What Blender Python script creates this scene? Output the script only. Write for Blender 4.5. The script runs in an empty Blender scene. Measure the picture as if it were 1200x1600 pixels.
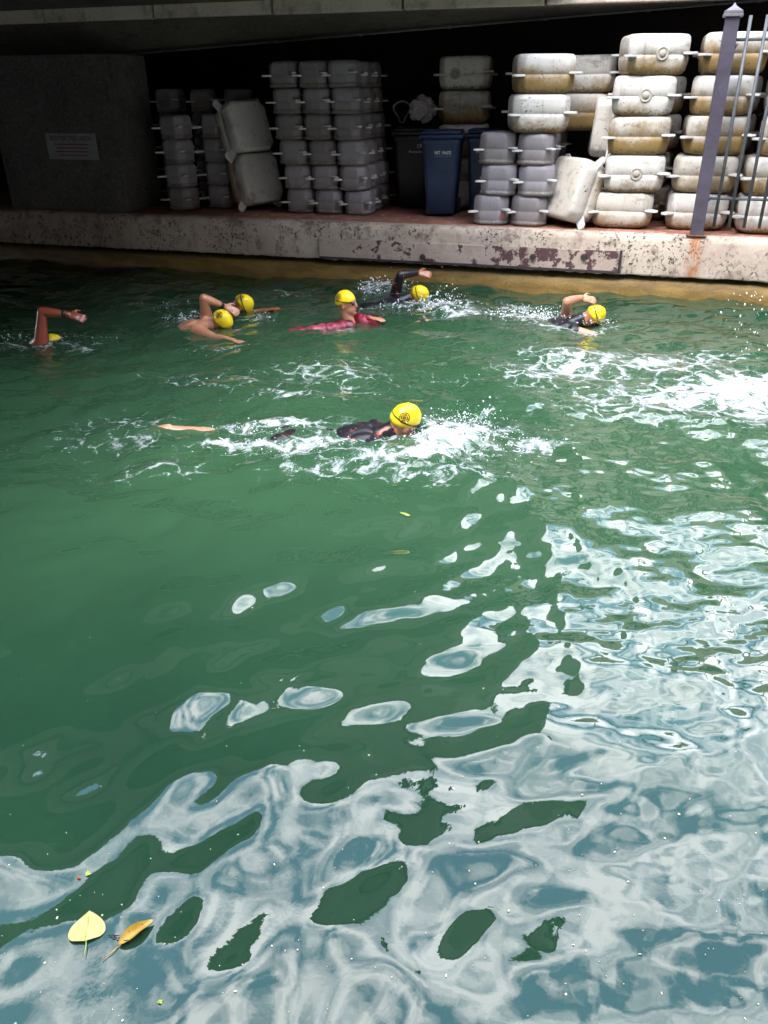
import bpy, bmesh, math, random
import numpy as np
from mathutils import Vector, Matrix, Quaternion

random.seed(7); rng = np.random.default_rng(11)
SC = bpy.context.scene
COL = SC.collection
R = math.radians

# ------------------------------------------------------------------ camera
CAM_H = 2.0; FPX = 1247.0; PITCH = R(28); YAW = R(17.6); ROLL = R(-.5)
FW = Vector((-math.sin(YAW)*math.cos(PITCH), math.cos(YAW)*math.cos(PITCH), -math.sin(PITCH)))
RT = Vector((math.cos(YAW), math.sin(YAW), 0)); UP = RT.cross(FW)
RR = RT*math.cos(ROLL)+UP*math.sin(ROLL); UU = UP*math.cos(ROLL)-RT*math.sin(ROLL)
cam = bpy.data.cameras.new('camera'); cam.sensor_fit = 'VERTICAL'; cam.sensor_height = 24
cam.lens = 24*FPX/1600; cam.clip_start = .05; cam.clip_end = 2000
cam_o = bpy.data.objects.new('camera', cam); COL.objects.link(cam_o)
cam_o.matrix_world = Matrix(((RR.x, UU.x, -FW.x, 0), (RR.y, UU.y, -FW.y, 0), (RR.z, UU.z, -FW.z, CAM_H), (0, 0, 0, 1)))
SC.camera = cam_o

# ------------------------------------------------------------------ sky, sun, exposure
SUN_EL, SUN_AZ = R(54), R(205)          # azimuth measured from +Y clockwise
w = bpy.data.worlds.new('World'); SC.world = w; w.use_nodes = True
nt = w.node_tree; nt.nodes.clear()
wo = nt.nodes.new('ShaderNodeOutputWorld'); bg = nt.nodes.new('ShaderNodeBackground')
sky = nt.nodes.new('ShaderNodeTexSky'); sky.sky_type = 'NISHITA'; sky.sun_disc = False
sky.sun_elevation = SUN_EL; sky.sun_rotation = SUN_AZ; sky.dust_density = .4; sky.ozone_density = 4.0
tc = nt.nodes.new('ShaderNodeTexCoord')
mp = nt.nodes.new('ShaderNodeMapping'); mp.inputs['Scale'].default_value = (1, 1, 1.7); mp.inputs['Location'].default_value = (.35, .1, .2)
cn = nt.nodes.new('ShaderNodeTexNoise'); cn.inputs['Scale'].default_value = 5.0; cn.inputs['Detail'].default_value = 6; cn.inputs['Roughness'].default_value = .5
cr = nt.nodes.new('ShaderNodeValToRGB'); cr.color_ramp.elements[0].position = .39; cr.color_ramp.elements[1].position = .60
mx = nt.nodes.new('ShaderNodeMix'); mx.data_type = 'RGBA'
mx.inputs[7].default_value = (31, 31, 32.5, 1)
nt.links.new(tc.outputs['Generated'], mp.inputs[0]); nt.links.new(mp.outputs[0], cn.inputs['Vector'])
nt.links.new(cn.outputs['Fac'], cr.inputs[0]); nt.links.new(cr.outputs[0], mx.inputs[0])
vl = nt.nodes.new('ShaderNodeMix'); vl.data_type = 'RGBA'; vl.inputs[0].default_value = .5; vl.inputs[7].default_value = (6.5, 11.5, 18, 1)   # thin bright veil over the blue
nt.links.new(sky.outputs[0], vl.inputs[6]); nt.links.new(vl.outputs[2], mx.inputs[6]); nt.links.new(mx.outputs[2], bg.inputs[0]); nt.links.new(bg.outputs[0], wo.inputs[0])
bg.inputs[1].default_value = .15
sl = bpy.data.lights.new('sun', 'SUN'); sl.energy = 1.5; sl.angle = R(12); sl.color = (1, .95, .86)
so = bpy.data.objects.new('sun', sl); COL.objects.link(so)
sd = Vector((math.sin(SUN_AZ)*math.cos(SUN_EL), math.cos(SUN_AZ)*math.cos(SUN_EL), math.sin(SUN_EL)))
so.rotation_euler = sd.to_track_quat('Z', 'Y').to_euler(); so.location = sd*30
SC.view_settings.view_transform = 'Standard'; SC.view_settings.look = 'None'
SC.view_settings.gamma = 1; SC.view_settings.use_curve_mapping = False
SC.view_settings.exposure = 1.42
SC.render.engine = 'CYCLES'
SC.cycles.max_bounces = 6; SC.cycles.diffuse_bounces = 3; SC.cycles.glossy_bounces = 4; SC.cycles.use_adaptive_sampling = True; SC.cycles.adaptive_threshold = .02; SC.cycles.transparent_max_bounces = 12
SC.cycles.use_denoising = True
SC.cycles.sample_clamp_indirect = 6

# ------------------------------------------------------------------ helpers
D = 9.05; Q = .635                        # quay face distance and quay height above the water
def at(px, py, z=None, y=None):           # photo pixel -> point on a level or on a plane parallel to the quay
    d = FW*FPX+RR*(px-600)-UU*(py-800)
    t = (z-CAM_H)/d.z if z is not None else y/d.y
    return Vector((0, 0, CAM_H))+d*t
def near(px, py, ref, off=0.):            # pixel -> point at the same forward distance as ref
    d = FW*FPX+RR*(px-600)-UU*(py-800)
    f = Vector((-math.sin(YAW), math.cos(YAW), 0))
    t = (Vector((ref.x, ref.y, 0)).dot(f)+off)/d.dot(f)
    return Vector((0, 0, CAM_H))+d*t
def tag(o, label=None, cat=None, group=None, kind=None):
    if label: o['label'] = label
    if cat: o['category'] = cat
    if group: o['group'] = group
    if kind: o['kind'] = kind
    return o
def empty(name, loc=(0, 0, 0), rot=(0, 0, 0)):
    o = bpy.data.objects.new(name, None); COL.objects.link(o); o.empty_display_size = .1
    o.location = loc; o.rotation_euler = rot; return o
def mobj(name, me, parent=None):
    o = bpy.data.objects.new(name, me); COL.objects.link(o)
    if parent: o.parent = parent
    return o
def bm_obj(name, bm, m, parent=None, smooth=False):
    me = bpy.data.meshes.new(name); bm.normal_update(); bm.to_mesh(me); bm.free()
    for k in (m if isinstance(m, (list, tuple)) else [m]): me.materials.append(k)
    if smooth: me.polygons.foreach_set('use_smooth', [True]*len(me.polygons))
    return mobj(name, me, parent)
def pd(name, v, f, m, parent=None, smooth=False):
    me = bpy.data.meshes.new(name); me.from_pydata([tuple(x) for x in v], [], f); me.update()
    me.materials.append(m)
    if smooth: me.polygons.foreach_set('use_smooth', [True]*len(me.polygons))
    return mobj(name, me, parent)
def box(bm, lo, hi, bev=0., M=None):
    r = bmesh.ops.create_cube(bm, size=1)
    vs = r['verts']; lo = Vector(lo); hi = Vector(hi)
    for v in vs: v.co = Vector((lo[i]+(v.co[i]+.5)*(hi[i]-lo[i]) for i in range(3)))
    if bev:
        es = list({e for v in vs for e in v.link_edges})
        rb = bmesh.ops.bevel(bm, geom=es, offset=bev, segments=2, affect='EDGES', profile=.6)
        vs = list({v for f in rb['faces'] for v in f.verts} | {v for v in vs if v.is_valid})
    if M is not None: bmesh.ops.transform(bm, matrix=M, verts=vs)
    return vs
def tube(bm, pts, r, n=8, cap=True):
    pts = [Vector(p) for p in pts]; rings = []
    for i, p in enumerate(pts):
        t = (pts[min(i+1, len(pts)-1)]-pts[max(i-1, 0)]).normalized()
        a = t.orthogonal().normalized() if i == 0 else (a-t*a.dot(t)).normalized()
        b = t.cross(a); rr = r[i] if isinstance(r, (list, tuple)) else r
        rings.append([bm.verts.new(p+(a*math.cos(2*math.pi*k/n)+b*math.sin(2*math.pi*k/n))*rr) for k in range(n)])
    for A, B in zip(rings, rings[1:]):
        for k in range(n): bm.faces.new((A[k], A[(k+1) % n], B[(k+1) % n], B[k]))
    if cap: bm.faces.new(rings[0][::-1]); bm.faces.new(rings[-1])

class NB:                                 # short-hand for shader nodes
    def __init__(s, name):
        s.m = bpy.data.materials.new(name); s.m.use_nodes = True; s.t = s.m.node_tree; s.t.nodes.clear()
        s.out = s.t.nodes.new('ShaderNodeOutputMaterial'); s.co = s.t.nodes.new('ShaderNodeTexCoord')
    def n(s, typ, **kw):
        x = s.t.nodes.new('ShaderNode'+typ)
        for k, v in kw.items(): setattr(x, k, v)
        return x
    def put(s, sock, v):
        if hasattr(v, 'bl_idname') or isinstance(v, bpy.types.NodeSocket): s.t.links.new(v, sock)
        else: sock.default_value = v
    def math(s, op, a, b=0., c=0., clamp=False):
        x = s.n('Math', operation=op, use_clamp=clamp)
        for i, v in enumerate((a, b, c)): s.put(x.inputs[i], v)
        return x.outputs[0]
    def noise(s, vec, scale, detail=4, rough=.55, dist=0.):
        x = s.n('TexNoise'); s.put(x.inputs['Vector'], vec); x.inputs['Scale'].default_value = scale
        x.inputs['Detail'].default_value = detail; x.inputs['Roughness'].default_value = rough; x.inputs['Distortion'].default_value = dist
        return x.outputs['Fac']
    def vor(s, vec, scale, feature='F1', out='Distance', rand=1.):
        x = s.n('TexVoronoi', feature=feature); s.put(x.inputs['Vector'], vec); x.inputs['Scale'].default_value = scale
        x.inputs['Randomness'].default_value = rand
        return x.outputs[out]
    def ramp(s, v, stops):
        x = s.n('ValToRGB'); e = x.color_ramp.elements
        while len(e) < len(stops): e.new(.5)
        for el, (p, c) in zip(e, stops): el.position = p; el.color = (*c, 1) if len(c) == 3 else c
        s.put(x.inputs[0], v); return x.outputs[0]
    def sm(s, v, lo, hi):                 # smooth step 0..1
        x = s.n('MapRange', interpolation_type='SMOOTHSTEP'); s.put(x.inputs['Value'], v)
        s.put(x.inputs['From Min'], lo); s.put(x.inputs['From Max'], hi); return x.outputs[0]
    def mix(s, f, a, b):
        x = s.n('Mix', data_type='RGBA'); s.put(x.inputs[0], f)
        for k, v in ((6, a), (7, b)):
            if isinstance(v, tuple) and len(v) == 3: v = (*v, 1)
            s.put(x.inputs[k], v)
        return x.outputs[2]
    def mapv(s, vec, scale=(1, 1, 1), loc=(0, 0, 0)):
        x = s.n('Mapping'); s.put(x.inputs[0], vec); x.inputs['Scale'].default_value = scale; x.inputs['Location'].default_value = loc
        return x.outputs[0]
    def bump(s, h, strength=.3, dist=.01, normal=None):
        x = s.n('Bump'); x.inputs['Strength'].default_value = strength; x.inputs['Distance'].default_value = dist
        s.put(x.inputs['Height'], h)
        if normal is not None: s.put(x.inputs['Normal'], normal)
        return x.outputs[0]
    def bsdf(s, col, rough=.6, normal=None, spec=.5, metal=0., ior=1.45):
        x = s.n('BsdfPrincipled')
        if isinstance(col, tuple) and len(col) == 3: col = (*col, 1)
        s.put(x.inputs['Base Color'], col); s.put(x.inputs['Roughness'], rough)
        x.inputs['Specular IOR Level'].default_value = spec; x.inputs['Metallic'].default_value = metal; x.inputs['IOR'].default_value = ior
        if normal is not None: s.put(x.inputs['Normal'], normal)
        return x.outputs[0]
    def done(s, sh): s.t.links.new(sh, s.out.inputs[0]); return s.m

def plain(name, col, rough=.5, var=.25, scale=8., spec=.5, bump=.1, metal=0.):
    b = NB(name); o = b.co.outputs['Object']
    n = b.noise(o, scale, 5, .6); f = b.noise(o, scale*9, 3, .6)
    c2 = tuple(x*(1-var) for x in col); c1 = tuple(min(1, x*(1+var*.6)) for x in col)
    c = b.mix(b.sm(n, .3, .7), c2, c1)
    return b.done(b.bsdf(c, b.math('ADD', rough-.08, b.math('MULTIPLY', f, .16)), b.bump(f, bump, .004), spec, metal))

# ------------------------------------------------------------------ materials of the setting
def concrete_mat(name, a, b_, dark, pits=.5, rust=None, scale=1.):
    b = NB(name); o = b.co.outputs['Object']
    big = b.noise(o, 1.3*scale, 6, .62); med = b.noise(o, 6*scale, 6, .65); fine = b.noise(o, 55*scale, 4, .6)
    c = b.mix(b.sm(big, .35, .65), a, b_)
    c = b.mix(b.math('MULTIPLY', b.sm(med, .50, .68), .75), c, dark)
    c = b.mix(b.math('MULTIPLY', b.math('SUBTRACT', fine, .5), .5), c, (.9, .85, .78))
    # vertical drip streaks
    st = b.noise(b.mapv(o, (9, 9, .7)), 1.0, 5, .6)
    c = b.mix(b.math('MULTIPLY', b.sm(st, .56, .75), .45), c, dark)
    # dark pits and shell scars in patches
    wv = b.noise(o, 2.2, 4, .6)
    pv = b.vor(b.mapv(o, (1, 1, .75)), 26, 'F1', 'Distance')
    pv2 = b.noise(o, 30, 3, .7)
    pm = b.math('MULTIPLY', b.sm(pv2, .565, .625), b.sm(wv, .40, .56))
    pm = b.math('MULTIPLY', pm, pits)
    c = b.mix(pm, c, tuple(x*.35 for x in dark))
    h = b.math('SUBTRACT', b.math('MULTIPLY', med, .6), pm)
    if rust is not None:                  # rust run below the fence post foot
        s = b.n('SeparateXYZ'); b.put(s.inputs[0], o)
        dx = b.math('ABSOLUTE', b.math('SUBTRACT', s.outputs[0], rust))
        rn = b.noise(b.mapv(o, (14, 14, 3)), 1, 4, .7)
        edge = b.math('MULTIPLY', b.sm(dx, .10, .02), b.sm(rn, .42, .6))
        c = b.mix(b.math('MULTIPLY', edge, .75), c, (.33, .11, .03))
    return b.done(b.bsdf(c, .85, b.bump(h, .9, .018), .3))

M_quay = concrete_mat('quay_concrete', (.33, .26, .21), (.43, .355, .285), (.13, .09, .075), .95, rust=.5)
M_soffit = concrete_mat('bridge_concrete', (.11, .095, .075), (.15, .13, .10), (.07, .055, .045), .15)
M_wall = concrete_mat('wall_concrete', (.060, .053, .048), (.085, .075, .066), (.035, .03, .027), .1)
def topmat():
    b = NB('red_brown_paving'); o = b.co.outputs['Object']
    n = b.noise(o, 3, 6, .65); f = b.noise(o, 30, 5, .7); p = b.noise(o, 9, 5, .7)
    c = b.mix(b.sm(n, .35, .65), (.25, .095, .065), (.34, .16, .11))
    c = b.mix(b.sm(p, .55, .68), c, (.45, .36, .29))
    c = b.mix(b.math('MULTIPLY', b.sm(f, .55, .7), .6), c, (.10, .05, .04))
    return b.done(b.bsdf(c, .8, b.bump(f, .5, .01), .3))
M_top = topmat()
def algae():
    b = NB('algae_wall'); o = b.co.outputs['Object']
    n = b.noise(b.mapv(o, (1, 1, 4)), 2.5, 6, .65); f = b.noise(o, 34, 5, .7)
    s = b.n('SeparateXYZ'); b.put(s.inputs[0], o)
    c = b.mix(b.sm(n, .35, .65), (.115, .066, .012), (.20, .122, .028))
    top = b.sm(b.math('ADD', s.outputs[2], b.math('MULTIPLY', b.math('SUBTRACT', n, .5), .12)), .14, .19)
    c = b.mix(top, c, (.022, .022, .007))
    c = b.mix(b.math('MULTIPLY', b.sm(f, .56, .68), .8), c, (.06, .035, .012))
    return b.done(b.bsdf(c, .5, b.bump(f, .7, .012), .4))
M_algae = algae()
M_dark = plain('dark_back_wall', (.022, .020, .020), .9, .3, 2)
M_brick = plain('brown_render', (.06, .045, .032), .9, .3, .8)
M_glassdark = plain('dark_window_glass', (.02, .022, .025), .15, .1, 3)
M_pave = plain('near_paving', (.14, .13, .12), .85, .3, 3)

# ------------------------------------------------------------------ water
def water_mesh():
    def steps(segs):
        out = [segs[0][0]]
        for (a, s0), (b, s1) in zip(segs, segs[1:]):
            x = a
            while x < b-1e-6:
                t = (x-a)/(b-a); x = min(b, x+s0+(s1-s0)*t); out.append(x)
        return np.array(out)
    xs = steps([(-40, 2.), (-9, .1), (-6.5, .022), (-3.2, .0125), (1.6, .0125), (2.6, .05), (40, 2.5)])
    ys = steps([(.25, .02), (.8, .0085), (3., .0125), (6., .016), (8.9, .022), (9.3, .05)])
    X, Y = np.meshgrid(xs, ys)
    Z = np.zeros_like(X)
    # ---- wave field: many small sine trains, none of them aligned
    wx = X+.10*np.sin(1.1*Y+.7)+.05*np.sin(2.7*X+1.9*Y); wy = Y+.10*np.sin(1.3*X+2.1)+.05*np.sin(2.3*Y-1.7*X)
    far = np.clip((Y-2.2)/3.2, 0, 1); far = far*far*(3-2*far)          # choppier where the swimmers are
    rgt = np.clip((X+.8+.25*(Y-2))/1.5, 0, 1); rgt = rgt*rgt*(3-2*rgt)  # wind ripple on the open side
    fade = np.clip((X+9)/2, 0, 1)*np.clip((3.2-X)/1, 0, 1)
    def band(n, l0, l1, slope, ang0=0, spread=math.pi, seed=0):
        g = np.random.default_rng(seed); out = np.zeros_like(X)
        for i in range(n):
            L = l0*(l1/l0)**g.random(); k = 2*math.pi/L; th = ang0+(g.random()*2-1)*spread
            out += (slope/k)*math.sqrt(2/n)*np.sin(k*(math.cos(th)*wx+math.sin(th)*wy)+g.random()*6.283)
        return out
    Z += band(9, 1.1, 2.6, .050, R(70), R(60), 3)
    Z += band(18, .40, 1.0, .070, R(60), R(80), 4)*(.95+.4*far)
    m1 = .5+.5*np.sin(1.7*X+.9*np.sin(1.3*Y))*np.sin(1.9*Y+.8*np.sin(1.1*X))
    Z += band(24, .15, .42, .066, 0, math.pi, 5)*(.72+.6*m1+.5*far+.1*rgt)
    Z += band(20, .07, .16, .060, 0, math.pi, 6)*np.clip(.09+.22*m1+.62*far+.55*rgt, 0, 1.2)*fade
    Z += band(16, .035, .065, .045, R(40), R(70), 8)*np.clip(-.05+.5*far*.6+.75*rgt*(.4+.6*m1), 0, 1)*fade*(Y < 7)
    # ---- foam density and churned water, laid out on the surface
    F = np.zeros_like(X); C = np.zeros_like(X)
    def blob(px, py, rx, ry, f, c=0., rot=0.):
        p = at(px, py, 0); a = math.cos(rot); s = math.sin(rot)
        dx = X-p.x; dy = Y-p.y; u = (dx*a+dy*s)/rx; v = (-dx*s+dy*a)/ry
        g = np.exp(-(u*u+v*v)); nonlocal F, C; f = f*.80 if f > .4 else f
        F = np.maximum(F, f*g)+.25*np.minimum(F, f*g); C = C+c*g
    RO = YAW
    # broad patch of broken foam by the open side
    for a in ((1010, 572, .75, .42, .55, .2), (1160, 605, .45, .35, .85, .5), (1200, 640, .5, .5, .7, .4), (900, 575, .6, .42, .55, .2),
              (1060, 620, .7, .4, .60, .3), (1270, 610, .6, .4, .9, .4), (830, 590, .45, .4, .46, .1), (860, 555, .5, .3, .44, .1), (1000, 640, .7, .25, .42, .1), (1090, 560, .6, .3, .5, .1), (960, 620, .5, .3, .5, .1)): blob(*a, rot=RO)
    # centre swimmer
    for a in ((690, 690, .26, .20, .95, .9), (650, 718, .32, .12, .85, .9), (740, 665, .32, .28, .72, .6), (600, 715, .4, .16, .62, .6), (560, 680, .5, .25, .62, .5),
              (470, 700, .55, .16, .62, .4), (420, 668, .40, .12, .8, .4), (400, 692, .42, .10, .72, .3), (345, 690, .2, .08, .6, .3), (700, 745, .45, .16, .55, .5), (780, 700, .4, .3, .42, .3),
              (840, 690, .3, .15, .4, .2), (540, 735, .5, .14, .5, .3)): blob(*a, rot=RO)
    # far swimmers
    for a in ((595, 447, .35, .45, .9, .8), (690, 480, .35, .4, .8, .7), (560, 475, .3, .2, .4, .4), (640, 475, .4, .25, .55, .5), (720, 495, .25, .2, .8, .6),
              (830, 495, .55, .3, .75, .6), (880, 515, .4, .18, .7, .5), (930, 510, .3, .2, .55, .4), (800, 480, .4, .3, .45, .4),
              (300, 500, .35, .25, .5, .5), (240, 480, .4, .3, .25, .3), (60, 535, .6, .22, .55, .5), (130, 545, .4, .14, .35, .4), (350, 545, .4, .2, .4, .4),
              (405, 500, .22, .3, .45, .4), (460, 455, .35, .3, .4, .3), (540, 515, .3, .15, .35, .3), (20, 460, .4, .4, .22, .3)): blob(*a, rot=RO)
    # thin drifting strands and flecks in between
    for a in ((330, 590, .7, .3, .42), (520, 580, .6, .4, .47), (480, 620, .6, .25, .42), (160, 690, .6, .25, .35), (250, 730, .5, .2, .34), (200, 660, .5, .2, .32), (420, 600, .5, .3, .34),
              (700, 590, .6, .3, .22), (350, 860, .25, .04, .12), (560, 590, .25, .25, .3)): blob(*a, rot=RO)
    Z += band(26, .05, .22, .26, 0, math.pi, 9)*np.clip(C, 0, 1.2)*.8
    # raised white water
    def bulge(px, py, r, h):
        nonlocal Z
        p = at(px, py, 0); g = np.exp(-((X-p.x)**2+(Y-p.y)**2)/(r*r)); Z += h*g*(.65+6*band(18, .06, .25, .22, 0, math.pi, 12))
    bulge(690, 695, .16, .07); bulge(725, 660, .12, .06); bulge(655, 720, .2, .03); bulge(692, 487, .14, .10); bulge(600, 455, .22, .10); bulge(850, 505, .2, .06); bulge(420, 668, .14, .03)
    nx, ny = len(xs), len(ys)
    co = np.stack([X, Y, Z], -1).reshape(-1, 3).astype(np.float32)
    i = (np.arange(ny-1)[:, None]*nx+np.arange(nx-1)[None]).ravel()
    q = np.stack([i, i+1, i+1+nx, i+nx], 1).astype(np.int32)
    me = bpy.data.meshes.new('water'); me.vertices.add(len(co)); me.vertices.foreach_set('co', co.ravel())
    me.loops.add(q.size); me.loops.foreach_set('vertex_index', q.ravel())
    me.polygons.add(len(q)); me.polygons.foreach_set('loop_start', np.arange(0, q.size, 4, dtype=np.int32))
    me.update(calc_edges=True); me.polygons.foreach_set('use_smooth', np.ones(len(q), bool))
    lit_mask = np.clip((Y-1.6)/2.0, 0, 1)*np.clip((9.2-Y)/2.5, .25, 1)*np.clip((X+5.5+.2*Y)/3, .15, 1)   # painted paler in mid canal as if sunlit, darker towards foreground, quay and left
    at_ = me.attributes.new('sunlit_tone', 'FLOAT', 'POINT'); at_.data.foreach_set('value', lit_mask.ravel().astype(np.float32))
    at_ = me.attributes.new('foam', 'FLOAT', 'POINT'); at_.data.foreach_set('value', F.ravel().astype(np.float32))
    return me
def water_mat():
    b = NB('canal_water'); g = b.n('NewGeometry').outputs['Position']
    fa = b.n('Attribute', attribute_name='foam').outputs['Fac']
    wob = b.n('TexNoise'); b.put(wob.inputs['Vector'], g); wob.inputs['Scale'].default_value = 4.5; wob.inputs['Detail'].default_value = 4
    wv = b.n('VectorMath', operation='MULTIPLY_ADD'); b.put(wv.inputs[0], wob.outputs['Color']); wv.inputs[1].default_value = (.28, .28, .0); b.put(wv.inputs[2], g)
    flat = b.mapv(wv.outputs[0], (1, 1, 0))
    e1 = b.vor(flat, 5.2, 'DISTANCE_TO_EDGE'); e2 = b.vor(b.mapv(flat, (1, 1, 0), (3.1, 1.7, 0)), 14, 'DISTANCE_TO_EDGE')
    big = b.noise(flat, 2.6, 3, .5); med = b.noise(flat, 17, 5, .65); fin = b.noise(flat, 70, 4, .7)
    # pattern value: low along strands
    p = b.math('ADD', b.math('MULTIPLY', b.math('MINIMUM', b.math('MULTIPLY', e1, 2.3), b.math('ADD', b.math('MULTIPLY', e2, 2.6), .16)), 1.0), b.math('MULTIPLY', b.math('SUBTRACT', med, .5), 1.0))
    p = b.math('ADD', p, b.math('MULTIPLY', b.math('SUBTRACT', fin, .5), .75))
    p = b.math('ADD', p, b.math('MULTIPLY', b.math('SUBTRACT', big, .5), .5))
    d = b.math('SUBTRACT', fa, b.math('ADD', p, .16))
    foam = b.math('MULTIPLY', b.math('MULTIPLY', b.sm(d, 0., .42), .92), b.sm(fa, .02, .10))
    milky = b.math('MULTIPLY', b.sm(fa, .35, 1.2), .55)
    # single bubbles and flecks afloat everywhere
    sp = b.n('TexVoronoi'); b.put(sp.inputs['Vector'], b.mapv(g, (1, 1, 0))); sp.inputs['Scale'].default_value = 13
    sx = b.n('SeparateColor'); b.put(sx.inputs[0], sp.outputs['Color'])
    dens = b.math('ADD', .955, b.math('MULTIPLY', b.sm(b.noise(b.mapv(g, (1, 1, 0)), .9, 2, .5), .65, .35), .10))
    dens = b.math('SUBTRACT', dens, b.math('MULTIPLY', b.sm(fa, .02, .25), .45))
    rad = b.math('MULTIPLY', sx.outputs[1], .085)
    fleck = b.math('MULTIPLY', b.math('LESS_THAN', sp.outputs['Distance'], rad), b.math('GREATER_THAN', sx.outputs[0], dens))
    sp2 = b.n('TexVoronoi'); b.put(sp2.inputs['Vector'], b.mapv(wv.outputs[0], (.75, 1.3, 0), (5, 2, 0))); sp2.inputs['Scale'].default_value = 15
    s2 = b.n('SeparateColor'); b.put(s2.inputs[0], sp2.outputs['Color'])
    fleck2 = b.math('MULTIPLY', b.math('LESS_THAN', sp2.outputs['Distance'], b.math('MULTIPLY', s2.outputs[1], .24)), b.math('GREATER_THAN', b.math('MULTIPLY', s2.outputs[0], b.sm(fa, .05, .34)), .66))
    foam = b.math('MAXIMUM', b.math('MAXIMUM', foam, fleck), b.math('MULTIPLY', fleck2, .85))
    # body colour: green, painted paler where sunlit, a touch browner in drifting clouds
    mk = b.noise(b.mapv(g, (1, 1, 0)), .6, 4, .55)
    lit_fac = b.n('Attribute', attribute_name='sunlit_tone').outputs['Fac']; lit_fac = b.math('ADD', lit_fac, b.math('MULTIPLY', b.math('SUBTRACT', mk, .5), .9), clamp=True)
    col = b.mix(lit_fac, (.013, .044, .023), (.037, .094, .045))
    col = b.mix(milky, col, (.30, .36, .34))
    body = b.n('BsdfDiffuse'); b.put(body.inputs[0], col)
    tr = b.n('BsdfTransparent'); tr.inputs[0].default_value = (.62, .80, .70, 1)
    m1 = b.n('MixShader'); b.put(m1.inputs[0], b.math('MULTIPLY_ADD', milky, -.3, .36)); b.put(m1.inputs[1], body.outputs[0]); b.put(m1.inputs[2], tr.outputs[0])
    rip = b.bump(b.noise(b.mapv(g, (1, 1, 0)), 34, 2, .5), .016, .012)
    gl = b.n('BsdfGlossy'); gl.inputs['Roughness'].default_value = .015; b.put(gl.inputs['Normal'], rip); gl.inputs[0].default_value = (1, 1, 1, 1)
    fr = b.n('Fresnel'); fr.inputs['IOR'].default_value = 1.52; b.put(fr.inputs['Normal'], rip)
    m2 = b.n('MixShader'); b.put(m2.inputs[0], fr.outputs[0]); b.put(m2.inputs[1], m1.outputs[0]); b.put(m2.inputs[2], gl.outputs[0])
    fo = b.bsdf((.46, .48, .49), .55, b.bump(b.math('ADD', med, fin), .8, .02), .4)
    m3 = b.n('MixShader'); b.put(m3.inputs[0], foam); b.put(m3.inputs[1], m2.outputs[0]); b.put(m3.inputs[2], fo)
    va = b.n('VolumeAbsorption'); va.inputs[0].default_value = (.25, .62, .42, 1); va.inputs[1].default_value = 4.0
    b.t.links.new(va.outputs[0], b.out.inputs[1])
    return b.done(m3.outputs[0])
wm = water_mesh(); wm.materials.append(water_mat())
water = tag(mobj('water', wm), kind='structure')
bedm = plain('canal_bed', (.006, .02, .011), .95, .3, 1)
bed = tag(pd('canal_bed', [(-45, .1, -2.2), (45, .1, -2.2), (45, 9.6, -2.2), (-45, 9.6, -2.2)], [(0, 1, 2, 3)], bedm), kind='structure')

# ------------------------------------------------------------------ far quay
def quay():
    bm = bmesh.new()
    # profile (y, z), top edge worn round, swept along x with small unevenness
    prof = [(D+.16, .215), (D+.004, .222), (D, .24), (D-.004, .40), (D, .56), (D+.012, .60), (D+.035, .625), (D+.075, Q-.003), (D+.15, Q)]
    xs = np.concatenate([np.linspace(-30, -9, 20), np.arange(-8.9, 2.6, .06), np.linspace(2.7, 30, 20)])
    g = np.random.default_rng(3); rows = []
    jit = np.convolve(g.normal(0, .012, len(xs)+8), np.ones(5)/5, 'same')[4:-4]
    for i, x in enumerate(xs):
        rows.append([bm.verts.new((x, y+(jit[i] if 2 < k < 8 else 0)+g.normal(0, .002), z+(g.normal(0, .004) if k in (1, 2, 5, 6) else 0))) for k, (y, z) in enumerate(prof)])
    for a, b in zip(rows, rows[1:]):
        for k in range(len(prof)-1): bm.faces.new((a[k], b[k], b[k+1], a[k+1]))
    return tag(bm_obj('quay', bm, M_quay, None, True), kind='structure')
q_o = quay()
bm = bmesh.new(); box(bm, (-30, D+.149, -2.2), (30, 16, Q-.002)); tag(bm_obj('quay_floor', bm, M_top), kind='structure')
# wet foot of the wall, standing a little behind the lip
def foot():
    bm = bmesh.new(); g = np.random.default_rng(5); xs = np.concatenate([np.linspace(-30, -9, 12), np.arange(-8.8, 2.6, .08), np.linspace(2.7, 30, 12)])
    prof = [(D-.02, -2.2), (D-.02, -.3), (D-.01, .02), (D+.015, .14), (D+.06, .19), (D+.15, .20)]
    rows = [[bm.verts.new((x, y+g.normal(0, .005), z+g.normal(0, .003))) for y, z in prof] for x in xs]
    for a, b in zip(rows, rows[1:]):
        for k in range(len(prof)-1): bm.faces.new((a[k], b[k], b[k+1], a[k+1]))
    return tag(bm_obj('quay_foot', bm, M_algae, None, True), kind='structure')
foot()
# worn plate along the quay face
def strip_mat():
    b = NB('peeling_strip'); o = b.co.outputs['Object']
    n = b.noise(o, 7, 6, .7); f = b.noise(o, 30, 4, .7); l = b.noise(o, 1.1, 2, .5)
    c = b.mix(b.sm(n, .3, .7), (.31, .24, .20), (.41, .335, .28))
    pk = b.sm(b.math('ADD', b.math('MULTIPLY', n, .8), b.math('MULTIPLY', l, .35)), .61, .65)
    c = b.mix(pk, c, (.075, .035, .04)); c = b.mix(b.math('MULTIPLY', b.sm(f, .6, .7), .7), c, (.14, .08, .07))
    return b.done(b.bsdf(c, .7, b.bump(b.math('SUBTRACT', f, pk), .5, .008), .35))
a0 = at(500, 400, y=D).x; a1 = at(968, 400, y=D).x
bm = bmesh.new(); box(bm, (a0, D-.022, .255), (a1, D+.02, .46), .006)
st = empty('rubbing_strip', ((a0+a1)/2, D, .25)); tag(st, 'long pale wall plate with peeling dark patches along the quay face', 'wall plate')
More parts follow.
